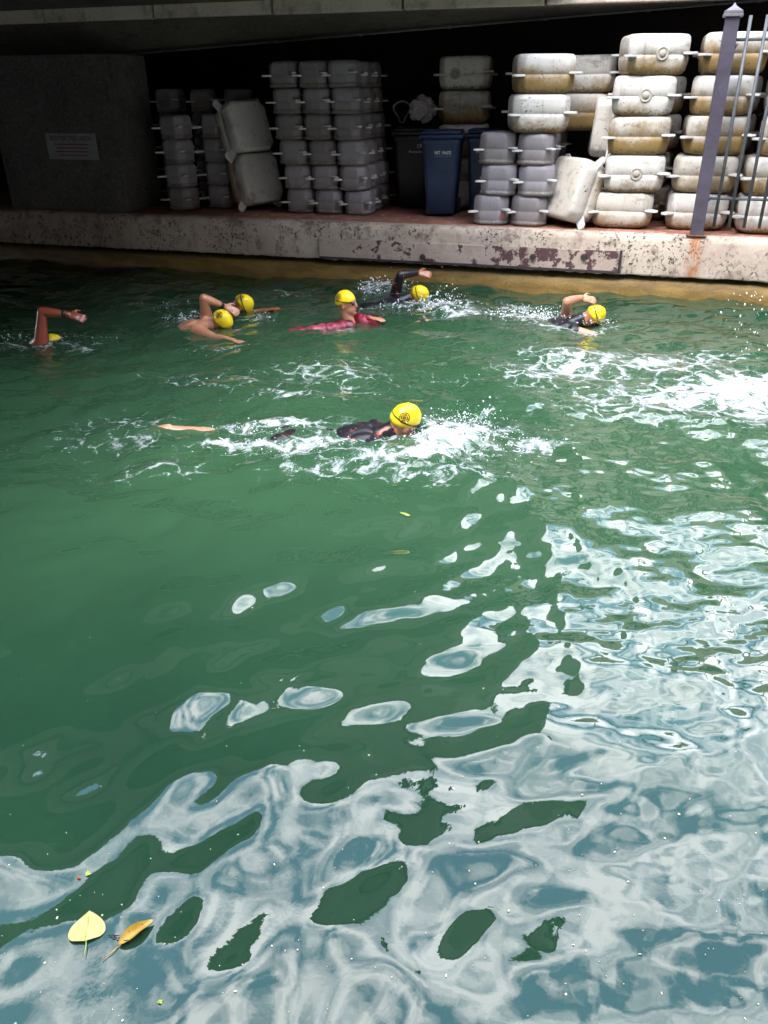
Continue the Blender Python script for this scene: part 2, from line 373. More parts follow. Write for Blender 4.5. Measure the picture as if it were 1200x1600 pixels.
o = bm_obj('plate', bm, strip_mat(), st); o.matrix_parent_inverse = Matrix.Translation(-st.location)
M_rubber = plain('dark_edge', (.03, .02, .022), .6, .3, 10)
bm = bmesh.new(); box(bm, (a0, D-.032, .232), (a1, D+.02, .254), .004); o = bm_obj('lower_rail', bm, M_rubber, st); o.matrix_parent_inverse = Matrix.Translation(-st.location)
bm = bmesh.new(); box(bm, (a1+.001, D-.028, .235), (a1+.025, D+.02, .47), .004); o = bm_obj('end_plate', bm, M_rubber, st); o.matrix_parent_inverse = Matrix.Translation(-st.location)
for px in (660, 832, 912):
    p = at(px, 402, y=D-.035); bm = bmesh.new(); bmesh.ops.create_cone(bm, segments=12, radius1=.035, radius2=.028, depth=.03, cap_ends=True, matrix=Matrix.Translation((p.x, D-.04, p.z))@Matrix.Rotation(R(90), 4, 'X'))
    o = bm_obj('bolt_head', bm, M_rubber, st); o.matrix_parent_inverse = Matrix.Translation(-st.location)

# near bank below the photographer
bm = bmesh.new(); box(bm, (-40, -40, -2.2), (40, .24, .62), .02); tag(bm_obj('near_quay', bm, M_pave), kind='structure')

# ------------------------------------------------------------------ bridge over the far quay
YF, YI, YB = 9.62, 10.6, 14.2
def soffit_z(x): return 2.59+.047*(x+3.3)  # inner edge rises gently to the right
br = empty('road_bridge', (0, YF, 0)); tag(br, 'low concrete road bridge spanning over the floats stored on the quay', 'bridge')
inv = Matrix.Translation((0, -YF, 0))
def brp(name, bm, m, smooth=False):
    o = bm_obj(name, bm, m, br, smooth); o.matrix_parent_inverse = inv; return o
xs = np.linspace(-26, 16, 85)
bm = bmesh.new(); rows = []
for x in xs:
    zf = at(300, 26, y=YF).z; zi = soffit_z(max(-10, min(1.5, x)))
    rows.append([bm.verts.new(p) for p in ((x, YF+.02, zf), (x, YF+.08, zf-.018), (x, YF+.16, zf), (x, YI-.3, zi+.015), (x, YI, zi), (x, YI+.02, zi), (x, YI+.5, zi+.35), (x, YB, 3.1), (x, YB, 3.4), (x, YF+.02, 3.4))])
for a, b in zip(rows, rows[1:]):
    for k in range(len(a)-1): bm.faces.new((a[k], a[k+1], b[k+1], b[k]))
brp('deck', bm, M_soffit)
ZF = at(300, 26, y=YF).z
# edge fascia cast in separate panels with open joints
x = -25.
jt = [at(72, 20, y=YF).x, at(243, 20, y=YF).x]; PL = jt[1]-jt[0]
x = jt[0]-PL*12; me0 = None
while x < 14:
    if me0 is None:
        bm = bmesh.new(); box(bm, (.012, -.06, 0), (PL-.012, .022, .52), .012)
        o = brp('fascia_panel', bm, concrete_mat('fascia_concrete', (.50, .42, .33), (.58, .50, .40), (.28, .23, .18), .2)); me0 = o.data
    else:
        o = mobj('fascia_panel', me0, br); o.matrix_parent_inverse = inv
    o.location = (x, YF, ZF-.012+random.uniform(-.004, .004)); x += PL
bm = bmesh.new(); box(bm, (-26, YF-.02, ZF+.53), (16, YF+.3, ZF+.68), .02); brp('kerb_beam', bm, plain('painted_kerb', (.45, .36, .30), .8, .3, 4))
for k in range(20):
    bm = bmesh.new(); x = -24+k*2.; box(bm, (x, YF+.1, ZF+.67), (x+.1, YF+.18, ZF+1.5), .008); brp('railing_post', bm, plain('railing', (.12, .12, .13), .5) if k == 0 else bpy.data.materials['railing'])
bm = bmesh.new(); box(bm, (-26, YF+.09, ZF+1.5), (16, YF+.19, ZF+1.56), .01); brp('handrail', bm, bpy.data.materials['railing'])
# conduit clipped under the inner edge
M_pipe = plain('grey_conduit', (.16, .16, .17), .5)
bm = bmesh.new(); tube(bm, [(x, YI-.03, soffit_z(x)-.012) for x in np.linspace(-8.5, 1.4, 40)], .011, 8)
cd = empty('conduit', (-4, YI-.03, soffit_z(-4))); tag(cd, 'thin grey cable conduit clipped along the underside of the bridge', 'conduit')
o = bm_obj('pipe', bm, M_pipe, cd, True); o.matrix_parent_inverse = Matrix.Translation(-cd.location)
for k in range(9):
    x = -8+k*1.1; bm = bmesh.new(); box(bm, (x-.02, YI-.05, soffit_z(x)-.028), (x+.02, YI-.012, soffit_z(x)+.01), .003); o = bm_obj('clip', bm, M_pipe, cd); o.matrix_parent_inverse = Matrix.Translation(-cd.location)

# walls under the bridge
def wall(name, lo, hi, m, label, cat='wall'):
    bm = bmesh.new(); box(bm, lo, hi, .015); return tag(bm_obj(name, bm, m), label, cat)
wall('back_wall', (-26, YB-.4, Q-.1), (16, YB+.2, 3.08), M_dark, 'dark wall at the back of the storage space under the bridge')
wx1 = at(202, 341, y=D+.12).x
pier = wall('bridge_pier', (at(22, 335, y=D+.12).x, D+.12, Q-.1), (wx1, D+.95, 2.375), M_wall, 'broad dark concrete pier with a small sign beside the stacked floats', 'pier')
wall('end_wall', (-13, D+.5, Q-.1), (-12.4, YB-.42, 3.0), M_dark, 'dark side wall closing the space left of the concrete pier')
# sign on the pier
M_sign = plain('sign_white', (.20, .20, .20), .5, .15, 6); M_signred = plain('sign_red', (.12, .025, .025), .5, .1)
s0 = at(70, 208, y=D+.11); s1 = at(155, 250, y=D+.11)
sg = empty('wall_sign', (s0.x, D+.105, s1.z)); tag(sg, 'small white notice with red lettering fixed to the dark pier', 'sign')
W_, H_ = s1.x-s0.x, s0.z-s1.z
bm = bmesh.new(); box(bm, (0, 0, 0), (W_, .012, H_), .002); bm_obj('board', bm, M_sign, sg)
def text(body, size, m, parent, loc, rot, name='lettering', width=None, ext=.0015):
    c = bpy.data.curves.new('t', 'FONT'); c.body = body; c.size = size; c.extrude = ext; c.align_x = 'CENTER'; c.align_y = 'CENTER'
    o = bpy.data.objects.new('t', c); COL.objects.link(o); bpy.context.view_layer.update()
    me = bpy.data.meshes.new_from_object(o.evaluated_get(bpy.context.evaluated_depsgraph_get())); COL.objects.unlink(o); bpy.data.objects.remove(o)
    me.materials.clear(); me.materials.append(m)
    if width:
        xs = [v.co.x for v in me.vertices]; s = width/(max(xs)-min(xs))
        for v in me.vertices: v.co.x *= s
    r = mobj(name, me, parent); r.location = loc; r.rotation_euler = rot; return r
text('RESTRICTED AREA', .075, M_signred, sg, (W_*.5, -.002, H_*.80), (R(90), 0, 0), width=W_*.82)
for k, ww in enumerate((.7, .62, .66, .58)):
    bm = bmesh.new(); z = H_*(.56-.14*k); box(bm, (W_*(.5-ww/2), -.002, z), (W_*(.5+ww/2), .001, z+H_*.045)); bm_obj('text_line', bm, M_signred, sg)

# buildings beyond the frame: added to block sky light and to darken the canal reflections
def building(name, x0, x1, y0, y1, z0, z1, m, label, face):
    e = empty(name, ((x0+x1)/2, (y0+y1)/2, z0)); tag(e, label, 'building'); iv = Matrix.Translation(-e.location)
    bm = bmesh.new(); box(bm, (x0, y0, z0), (x1, y1, z1)); o = bm_obj('wall', bm, m, e); o.matrix_parent_inverse = iv
    bm = bmesh.new(); box(bm, (x0-.2, y0-.2, z1+.002), (x1+.2, y1+.2, z1+.35)); o = bm_obj('roof', bm, m, e); o.matrix_parent_inverse = iv
    y = y0 if face < 0 else y1; x = x0+1.2; z = z0+1.2; ws = None
    while z+1.6 < z1:
        xx = x
        while xx+1.3 < x1:
            if ws is None:
                bm = bmesh.new(); box(bm, (0, -.04, 0), (1.2, .04, 1.5), .01); o = bm_obj('window', bm, M_glassdark, e); ws = o.data
            else: o = mobj('window', ws, e)
            o.matrix_parent_inverse = iv; o.location = (xx, y, z); xx += 2.6
        z += 3.0
building('added_office', -34, -2.9, 14.6, 24, -2, 15., M_brick, 'tall brown rendered building added behind the bridge to darken the reflections', -1)
building('shading_terrace', -4.4, 34, -16, -4.5, .6, 13., M_brick, 'unseen brown terrace building added along the near quay to block sky light', 1)
building('shading_house', 17, 30, -4.4, 13.5, -2.2, 14., M_brick, 'unseen brown house added across the far end of the canal to block low sky light', -1)
building('added_warehouse', -2.7, 30, 14.6, 24, -2, 3.3, M_brick, 'lower brown rendered building added behind the bridge for the reflections, beside the tall one', -1)
# unseen deck added over the canal, keeping sky light off the left side
sr = empty('shading_deck', (-10, 0, 2.86)); tag(sr, 'low concrete deck added out of view over the canal to shade the left end', 'bridge'); iv = Matrix.Translation(-sr.location)
pl = [(-1.05, 9.553), (-4.1, 3.4), (-5.6, -12), (-40, -12), (-40, 9.553)]
bm = bmesh.new(); va = [bm.verts.new((x, y, 2.86)) for x, y in pl]; vb = [bm.verts.new((x, y, 3.7)) for x, y in pl]
bm.faces.new(va); bm.faces.new(vb[::-1])
for k in range(5): bm.faces.new((va[k], vb[k], vb[(k+1) % 5], va[(k+1) % 5]))
bmesh.ops.recalc_face_normals(bm, faces=bm.faces[:]); o = bm_obj('deck', bm, M_soffit, sr); o.matrix_parent_inverse = iv
for a_, b_ in zip(pl[:3], pl[1:3]):
    a_, b_ = Vector((*a_, 3.7)), Vector((*b_, 3.7)); bm = bmesh.new(); n_ = (b_-a_).normalized().cross(Vector((0, 0, 1)))*-.12
    vv = [bm.verts.new(p) for p in (a_, b_, b_+n_, a_+n_)]; vt = [bm.verts.new(v.co+Vector((0, 0, .45))) for v in vv]
    bm.faces.new(vv); bm.faces.new(vt[::-1])
    for k in range(4): bm.faces.new((vv[k], vt[k], vt[(k+1) % 4], vv[(k+1) % 4]))
    bmesh.ops.recalc_face_normals(bm, faces=bm.faces[:]); o = bm_obj('parapet', bm, M_soffit, sr); o.matrix_parent_inverse = iv
building('shading_block', -34, -5.8, -11.9, -1.2, .6, 2.85, M_brick, 'unseen brown block added under the deck on the near quay to stop light', 1)  # added under the deck to close off light from the near bank

# ------------------------------------------------------------------ plastic float cubes
def float_mat(name, base, stain, amt, spots, white=(.6, .58, .55)):
    b = NB(name); o = b.co.outputs['Object']; info = b.n('ObjectInfo')
    off = b.n('VectorMath', operation='MULTIPLY_ADD'); b.put(off.inputs[0], info.outputs['Random']); off.inputs[1].default_value = (37, 19, 23); b.put(off.inputs[2], o)
    v = off.outputs[0]
    n = b.noise(v, 7, 6, .68); f = b.noise(v, 42, 4, .65); l = b.noise(v, 2.2, 3, .5)
    s = b.n('SeparateXYZ'); b.put(s.inputs[0], o)
    tone = b.math('MULTIPLY_ADD', info.outputs['Random'], .22, .89)
    c = b.mix(b.sm(l, .3, .7), tuple(x*.9 for x in base), base)
    tn = b.n('Mix', data_type='RGBA', blend_type='MULTIPLY'); tn.inputs[0].default_value = 1; b.put(tn.inputs[6], c)
    cc = b.n('CombineColor'); [b.put(cc.inputs[k], tone) for k in range(3)]; b.put(tn.inputs[7], cc.outputs[0]); c = tn.outputs[2]
    # waterline staining rising unevenly from the bottom, drips and rusty spots
    hh = b.math('ADD', s.outputs[2], b.math('MULTIPLY', b.math('SUBTRACT', b.noise(v, 3.2, 7, .72), .5), .62))
    hh = b.math('ADD', hh, b.math('MULTIPLY', b.math('SUBTRACT', info.outputs['Random'], .5), .26))
    st = b.math('MULTIPLY', b.sm(hh, .27, .01), amt)
    c = b.mix(st, c, stain)
    dr = b.noise(b.mapv(v, (11, 11, 1.3)), 1, 6, .7, .6)
    c = b.mix(b.math('MULTIPLY', b.sm(dr, .54, .74), amt*.6), c, tuple(x*.62 for x in stain))
    sp = b.math('MULTIPLY', b.sm(b.math('ADD', f, b.math('MULTIPLY', n, .6)), .955, 1.01), spots)
    c = b.mix(sp, c, (.09, .045, .03))
    lowd = b.math('MULTIPLY', b.sm(b.math('ADD', s.outputs[2], b.math('MULTIPLY', b.math('SUBTRACT', f, .5), .22)), .055, .02), amt*.8)
    c = b.mix(lowd, c, (.085, .055, .025))
    gr = b.noise(b.mapv(v, (1, 1, 2.2), (4, 2, 7)), 4.5, 6, .7); c = b.mix(b.math('MULTIPLY', b.sm(gr, .54, .70), amt*.55), c, tuple(x*.55 for x in stain))
    return b.done(b.bsdf(c, b.math('MULTIPLY_ADD', n, .3, .34), b.bump(f, .18, .006), .45))
M_old = float_mat('weathered_white_plastic', (.55, .515, .475), (.23, .145, .05), 1., .95)
M_oldb = float_mat('blotched_white_plastic', (.50, .455, .40), (.27, .19, .10), .95, 1.)
M_grey = float_mat('grey_plastic', (.25, .225, .24), (.17, .14, .115), .5, .4)
M_lug = float_mat('pale_lug_plastic', (.62, .61, .60), (.45, .40, .30), .1, .2)

def float_mesh(W, Dp, H, c, rnd, bot, grey):
    """chamfered, rounded blow-moulded box with a seam at mid height"""
    bm = bmesh.new()
    def loop(ins, z, pinch=0.):
        a, b = W/2-ins, Dp/2-ins; cc = c+pinch; r = rnd; pts = []
        for sx, sy in ((1, 1), (-1, 1), (-1, -1), (1, -1)):
            p1 = Vector((a, b-cc)); p2 = Vector((a-cc, b))
            L = [p1+Vector((0, -r-.03)), p1+Vector((0, -r)), p1+Vector((-r*.10, -r*.15)), p1+(p2-p1)*.22, p1+(p2-p1)*.78, p2+Vector((-r*.15, -r*.10)), p2+Vector((-r, 0)), p2+Vector((-r-.03, 0))]
            L = [Vector((sx*p.x, sy*p.y)) for p in L]
            if sx*sy < 0: L.reverse()
            pts += L
        return [bm.verts.new((p.x, p.y, z)) for p in pts]
    if grey:
        lv = [(.035, 0), (.012, .006), (.004, .022), (.004, .040), (.014, .046), (.010, .06), (.006, H*.5-.006), (.010, H*.5), (.006, H*.5+.006), (.010, H-.05), (.014, H-.03), (.024, H-.010), (.040, H-.001), (.053, H)]
    else:
        lv = [(bot*.9+.004, 0), (bot*.85, .001), (bot*.45, .018), (bot*.18, .045), (.006, .085), (.001, .115), (0, .132), (.000, H*.5-.012), (.006, H*.5-.006), (.006, H*.5+.004), (.0, H*.5+.010), (.0, H-.10), (.001, H-.06), (.006, H-.032), (.016, H-.013), (.032, H-.003), (.05, H-.0005), (.09, H), (.122, H)]
    rows = [loop(i, z) for i, z in lv]; n = len(rows[0])
    for A, B in zip(rows, rows[1:]):
        for k in range(n): bm.faces.new((A[k], A[(k+1) % n], B[(k+1) % n], B[k]))
    bm.faces.new(rows[0][::-1]); bm.faces.new(rows[-1])
    me = bpy.data.meshes.new('float_body'); bm.normal_update(); bm.to_mesh(me); bm.free()
    me.polygons.foreach_set('use_smooth', [True]*len(me.polygons))
    return me
def lug_mesh(L, Wd, T):
    bm = bmesh.new(); n = 9; ring = [(-.04, -Wd*.5), (0, -Wd*.5)]
    ring += [(L-Wd*.42+Wd*.42*math.sin(math.pi*k/n), -Wd*.42*math.cos(math.pi*k/n)) for k in range(n+1)] + [(0, Wd*.5), (-.04, Wd*.5)]
    lo = [bm.verts.new((x, y, -T/2)) for x, y in ring]; lo2 = [bm.verts.new((x*1.02, y*1.05, -T*.2)) for x, y in ring]
    hi = [bm.verts.new((x, y, T/2)) for x, y in ring]
    bm.faces.new(lo[::-1]); bm.faces.new(hi); m = len(ring)
    for A, B in ((lo, lo2), (lo2, hi)):
        for k in range(m): bm.faces.new((A[k], A[(k+1) % m], B[(k+1) % m], B[k]))
    me = bpy.data.meshes.new('lug'); bm.normal_update(); bm.to_mesh(me); bm.free(); return me
def plug_mesh():
    bm = bmesh.new(); n = 20; prof = [(.062, .0), (.060, .010), (.052, .011), (.045, .003), (.030, .003), (.028, .014), (.010, .016)]
    rows = [[bm.verts.new((r*math.cos(2*math.pi*k/n), -y, r*math.sin(2*math.pi*k/n))) for k in range(n)] for r, y in prof]
    for A, B in zip(rows, rows[1:]):
        for k in range(n): bm.faces.new((A[k], A[(k+1) % n], B[(k+1) % n], B[k]))
    bm.faces.new(rows[-1]); me = bpy.data.meshes.new('plug'); bm.normal_update(); bm.to_mesh(me); bm.free()
    me.polygons.foreach_set('use_smooth', [True]*len(me.polygons)); return me
KIND = {}
def kind(key, W, Dp, H, c, rnd, bot, grey, m):
    me = float_mesh(W, Dp, H, c, rnd, bot, grey); me.materials.append(m)
    lg = lug_mesh(.115 if not grey else .095, .10 if not grey else .075, .022 if not grey else .018); lg.materials.append(M_lug)
    KIND[key] = (me, lg, W, Dp, H, c, m)
kind('old', .60, .60, .362, .075, .020, .075, False, M_old)
kind('blot', .62, .60, .362, .08, .030, .10, False, M_oldb)
kind('grey', .40, .40, .310, .085, .02, .05, True, M_grey)
kind('small', .355, .355, .274, .075, .018, .05, True, M_grey)
PLUG = plug_mesh(); PLUG.materials.append(float_mat('plug_plastic', (.47, .435, .39), (.40, .33, .24), .3, .3))
NFLOAT = [0]
def add_float(key, x, y, z, label, rz=0., rx=0., ry=0., plug=None, group=None, lugs=(0, 1, 2, 3)):
    me, lg, W, Dp, H, c, m = KIND[key]
    e = empty('plastic_float', (x, y, z), (rx+R(jx(.7)), ry+R(jx(.9)), rz)); e.scale = (1+jx(.018), 1+jx(.018), 1+jx(.008)); tag(e, label, 'float', group)
    mobj('body', me, e)
    for k in lugs:
        a = math.pi/4+k*math.pi/2; o = mobj('lug', lg, e)
        d = (W/2-c/2)
        o.location = (d*(1 if math.cos(a) > 0 else -1), (Dp/2-c/2)*(1 if math.sin(a) > 0 else -1), H*.5+(.012 if k % 2 else -.012)); o.rotation_euler = (0, 0, a)
    if plug:
        o = mobj('plug', PLUG, e); o.location = (plug[0], -Dp/2-.001, plug[1])
    NFLOAT[0] += 1
    return e
ORD = ['bottom', 'second', 'third', 'fourth', 'fifth', 'sixth', 'seventh']
jx = lambda s=.01: random.uniform(-s, s)

# weathered stacks at the lit end: five-high stack next to the leaning float
y0 = 9.62; x0 = -.235
d1 = ['speckled white float with rust dots, bottom of the stack beside the leaning float', 'white float with a round plug, second up in the stack beside the leaning float',
      'white float with a dark drip stain, third up in the stack beside the leaning float', 'white float with a round plug and yellowed foot, fourth up beside the leaning float',
      'white float with round plug turned askew on top of the stack beside the leaning float']
for k in range(5):
    add_float('blot' if k == 0 else 'old', x0+[-.05, .02, .03, .015, .06][k], y0+jx(), Q+k*.362, d1[k], rz=[R(1), R(3), R(-1), R(2), R(14)][k],
              plug=(.02, .19) if k in (1, 3, 4) else None)
# stack half behind the fence post
x0 = .47
d2 = ['white float behind the fence post, bottom of its stack', 'cream stained float behind the fence post, second up', 'clean white float behind the fence post, third up',
      'white float with yellowed foot behind the fence post, fourth up', 'white float behind the fence post cap, top of its stack']
for k in range(5):
    add_float('blot' if k == 1 else 'old', x0+[.0, .03, .06, .08, .11][k], y0+.1+jx(), Q+k*.362, d2[k], rz=R([2, -3, 4, -5, 3][k]))
# stack behind the pickets
x0 = 1.17
d3 = ['clean white float behind the pickets, bottom of its stack', 'clean white float behind the pickets, second up', 'cream float behind the pickets, third up',
      'white float behind the pickets, fourth up', 'white float behind the pickets, fifth up']
for k in range(5):
    add_float('old', x0+[0, .0, .09, .10, .14][k], y0-.02+jx(), Q+k*.362, d3[k], rz=R([0, 2, -8, 6, 4][k]))
# second rank behind them
for i, (x, t) in enumerate(((-.1, 4), (.62, 5), (1.3, 5))):
    for k in range(t):
        add_float('old', x+jx(.03), y0+.72+jx(.02), Q+k*.362, 'white float, %s up in the rear stack behind the %s' % (ORD[k] if k else 'lowest', ['leaning float', 'fence post', 'pickets'][i]), rz=R(random.uniform(-8, 8)), ry=0)
# leaning float and the one upright behind it
lc = at(897, 300, y=9.5)
add_float('blot', lc.x+.12, 9.62, Q+.30, 'dirty white float tipped on edge, leaning against the white stack', rx=0, ry=R(-72), rz=R(42))
add_float('old', -.38, 10.15, Q+.95, 'dull white float standing on end wedged behind the leaning float', ry=R(-86), rz=R(6))
# grey block next to the bins with two weathered floats on top
x0 = -1.67; yg = 9.47
cols = ['outer column next to the blue bins', 'column next to the leaning float']
for r in range(3):
    for c_ in range(2):
        add_float('grey', x0+c_*.415+[-.02, .04, .01][r]+jx(.006), yg+jx(.008), Q+r*.31, 'clean grey float, %s tier of low grey block, %s' % (ORD[r], cols[c_]), rz=R([0, 1, -1][r]))
    add_float('grey', x0+.43+jx(.01), yg+.42, Q+r*.31, 'clean grey float, %s tier, rear of the low grey block' % ORD[r], rz=R(jx(2)))
    add_float('grey', x0+.01, yg+.43, Q+r*.31, 'clean grey float, %s tier, rear of low grey block by the bins' % ORD[r])
    add_float('grey', x0+.45, yg+.85, Q+r*.31, 'clean grey float, %s tier, hindmost in the low grey block' % ORD[r])
for k, l in enumerate(('brown stained float lying on the low grey block', 'brown stained float with a tide line, topmost on the low grey block')):
    add_float('old', x0+.40+.02*k, yg+.06, Q+.93+k*.362, l, rz=R(16), plug=None).children
    add_float('old', x0+.78+.02*k, yg+.72, Q+.93+k*.362, 'dull white float at the rear on the low grey block, %s' % ('lower one' if k == 0 else 'upper one'), rz=R(10))
rp = at(784, 337, y=yg-.205); bm = bmesh.new(); box(bm, (-.016, -.002, -.012), (.016, .002, .012), .002)
o = tag(bm_obj('red_sticker', bm, plain('red_sticker', (.5, .03, .03), .5, .2, 40)), 'small torn red sticker on a bottom grey float by the blue bins', 'sticker'); o.location = (rp.x, yg-.198, rp.z)
# pair of shaded floats above the bins: a column standing behind them
xx = at(726, 197, y=10.75).x
for k in range(5):
    add_float('old', xx, 10.75, at(726, 197, y=10.75).z-.353*3+k*.362 if k else Q+.0, ['shaded float at the foot of the column behind the blue bins', 'shaded float second up behind the blue bins', 'shaded float third up behind the blue bins', 'shaded float just above the blue bins', 'shaded float on top of the column behind the blue bins'][k], rz=R(6), plug=(-.1, .18)) if (k == 0 or k >= 1) else None
# big grey block, six tiers
x0 = -4.16; yb = 9.82
names = ['far column from the bins', 'middle column', 'column nearest the bins']
for r in range(6):
    for c_ in range(3):
        add_float('small', x0+c_*.368+jx(.008)+[.03, .012, 0, -.01, 0, -.012][r]-.022*r, yb+jx(.008), Q+r*.274, 'grey float, %s tier of the six-high grey block, front %s' % (ORD[r], names[c_]), rz=R(jx(1.5)))
    for dd in (1, 2):
        add_float('small', x0+2*.368+jx(.008)-.022*r, yb+.368*dd, Q+r*.274, 'grey float, %s tier of six-high grey block, %s rank, bin side' % (ORD[r], ['', 'second', 'third'][dd]), rz=R(jx(1.5)))
# dark stacks beyond, beside the pier
for r in range(4):
    p = Vector((-5.72, 9.66, 0)); add_float('small', p.x, p.y, Q+r*.274, 'dark shaded float, %s tier of the stack turned cornerwise beside the pier' % ORD[r], rz=R(-4))
    add_float('small', p.x+.38, p.y+.34, Q+r*.274, 'dark shaded float, %s tier, behind the cornerwise stack by the pier' % ORD[r], rz=R(-6))
for k in range(3):
    add_float('small', -6.3+.5*k, 10.6, Q+4*.274, 'dark float high at the back, %s from the pier' % ['first', 'second', 'third'][k], rz=R(20*k))
    for r in range(4): add_float('small', -6.3+.5*k, 10.6, Q+r*.274+.11*(r > 0)*0, 'dark float at the back by the pier, %s tier under the %s high one' % (ORD[r], ['first', 'second', 'third'][k]), rz=R(20*k))
add_float('old', -4.98, 9.98, Q+.30, 'dark float standing on end, the lower of two leaning beside the six-high block', ry=R(75), rz=R(-25))
add_float('old', -5.12, 10.08, Q+.86, 'dark float standing on end, the upper of two leaning beside the six-high block', ry=R(72), rz=R(-25))

# ------------------------------------------------------------------ wheelie bins
def bin_mesh(name, m, x, y, rz, label, txt, h=.92, w0=.34, w1=.44, dp0=.42, dp1=.52):
    e = empty(name, (x, y, Q), (0, 0, rz)); tag(e, label, 'bin', 'bins standing between the float stacks' if False else None)
    bm = bmesh.new(); rows = []; n = 6
    for i, (t, o) in enumerate(((0, -.012), (.02, 0), (.5, 0), (.9, 0), (.93, .012), (1., .014))):
        a, b = (w0+(w1-w0)*t)/2+o, (dp0+(dp1-dp0)*t)/2+o; r = .05; L = []
        for cx, cy, st in ((a-r, b-r, 0), (-a+r, b-r, 90), (-a+r, -b+r, 180), (a-r, -b+r, 270)):
            L += [bm.verts.new((cx+r*math.cos(R(st+18*k)), cy+r*math.sin(R(st+18*k)), .03+t*(h-.1))) for k in range(n)]
        rows.append(L)
    N = len(rows[0])
    for A, B in zip(rows, rows[1:]):
        for k in range(N): bm.faces.new((A[k], A[(k+1) % N], B[(k+1) % N], B[k]))
    bm.faces.new(rows[0][::-1]); bm.faces.new(rows[-1])
    bm_obj('body', bm, m, e, True)
    bm = bmesh.new(); a, b = w1/2+.03, dp1/2+.035
    box(bm, (-a, -b, h-.07), (a, b, h-.03), .015)
    vs = box(bm, (-a+.03, -b+.03, h-.032), (a-.03, b-.04, h+.01), .02)
    lid = bm_obj('lid', bm, m, e, True)
    bm = bmesh.new(); tube(bm, [(-a+.04, b+.02, h-.03), (-a+.05, b+.06, h-.03), (a-.05, b+.06, h-.03), (a-.04, b+.02, h-.03)], .014, 8); bm_obj('handle', bm, m, lid, True)
    for s in (-1, 1):
        bm = bmesh.new(); bmesh.ops.create_cone(bm, segments=24, radius1=.09, radius2=.09, depth=.05, cap_ends=True, matrix=Matrix.Translation((s*(w0/2+.01), dp0/2-.01, .09))@Matrix.Rotation(R(90), 4, 'Y'))
        bm_obj('wheel', bm, M_rubber, e, False)
    fy = lambda z: -(dp0+(dp1-dp0)*((z-.03)/(h-.1)))/2-.004
    ang = math.atan2((dp1-dp0)/2, h-.1)
    for body, size, z, xx, wd in txt:
        text(body, size, M_print, e, (xx, fy(z), z), (R(90)+ang, 0, 0), width=wd)
    return e
M_print = plain('white_print', (.7, .7, .68), .6, .1)
M_blue = plain('blue_bin_plastic', (.014, .030, .075), .45, .2, 5); M_black = plain('black_bin_plastic', (.012, .012, .014), .5, .2, 5)
bin_mesh('wheelie_bin', M_blue, -2.40, 9.98, R(8), 'navy blue wheelie bin with white lettering, standing clear in front', [('WET : WASTE', .05, .70, .02, .19), ('- - - - - - - -', .02, .667, .02, .18)])
bin_mesh('wheelie_bin', M_blue, -1.93, 10.28, R(6), 'navy blue wheelie bin half hidden behind the low grey block', [('WET : WASTE', .05, .70, -.02, .19)])
bin_mesh('wheelie_bin', M_black, -2.93, 10.62, R(8), 'black wheelie bin in the shade beside the six-high grey block', [('CR', .06, .73, .10, .06), ('Recycle', .04, .665, .05, .16)])

# crumpled white sheet on the black bin
def sheet():
    g = np.random.default_rng(4); bm = bmesh.new(); bmesh.ops.create_icosphere(bm, subdivisions=4, radius=1)
    ph = g.random((14, 3))*6; dr = g.normal(size=(14, 3)); dr /= np.linalg.norm(dr, axis=1)[:, None]
    for v in bm.verts:
        p = np.array(v.co); f = 1+sum(.16/(1+.35*k)*abs(math.sin(3.2*(1+.35*k)*float(p@dr[k])+ph[k, 0]))-.06 for k in range(14))*.9
        v.co = Vector((p[0]*.22*f, p[1]*.2*f, p[2]*.19*f))
    p = at(660, 170, y=10.6); e = tag(bm_obj('crumpled_sheet', bm, plain('white_sheet', (.42, .38, .39), .8, .2, 6), None), 'crumpled pale sheet bundled on top of the black bin', 'sheet')
    e.location = (p.x, 10.6, p.z)
sheet()
g2 = at(628, 175, y=10.7)
bm = bmesh.new(); pts = [(.0+.09*math.cos(a)*(1+.2*math.sin(3*a)), .06*math.sin(a*2), .12*math.sin(a)) for a in np.linspace(0, 11, 60)]
tube(bm, pts, .012, 8); o = tag(bm_obj('coiled_rope', bm, plain('old_rope', (.25, .22, .2), .9, .3, 20), None, True), 'old rope coil hanging beside the crumpled sheet above the black bin', 'rope'); o.location = g2

# ------------------------------------------------------------------ fence
M_steel = plain('purple_grey_paint', (.060, .050, .070), .45, .25, 9, .5, .2); M_rust = plain('rusty_plate', (.20, .075, .04), .8, .4, 14)
pb = at(1088, 371, z=Q); FX, FY = pb.x, 9.13
fe = empty('metal_fence', (FX, FY, Q)); tag(fe, 'purple grey steel fence with capped post and thin pickets on the quay edge', 'fence')
FH = 1.91
bm = bmesh.new(); box(bm, (-.062, -.062, .012), (.062, .062, FH), .006); post = bm_obj('post', bm, M_steel, fe)
bm = bmesh.new(); box(bm, (-.10, -.07, 0), (.10, .09, .013), .003); bm_obj('base_plate', bm, M_rust, fe)
bm = bmesh.new()
for z, r in ((FH+.001, .085), (FH+.026, .078)): box(bm, (-r, -r, z), (r, r, z+.024), .004)
v5 = [bm.verts.new(p) for p in ((-.07, -.07, FH+.051), (.07, -.07, FH+.051), (.07, .07, FH+.051), (-.07, .07, FH+.051))]
t5 = [bm.verts.new(p) for p in ((-.02, -.02, FH+.085), (.02, -.02, FH+.085), (.02, .02, FH+.085), (-.02, .02, FH+.085))]; tp = bm.verts.new((0, 0, FH+.115))
for k in range(4): bm.faces.new((v5[k], v5[(k+1) % 4], t5[(k+1) % 4], t5[k])); bm.faces.new((t5[k], t5[(k+1) % 4], tp))
bm_obj('post_cap', bm, plain('pale_cap', (.13, .12, .13), .5, .2, 12), post)
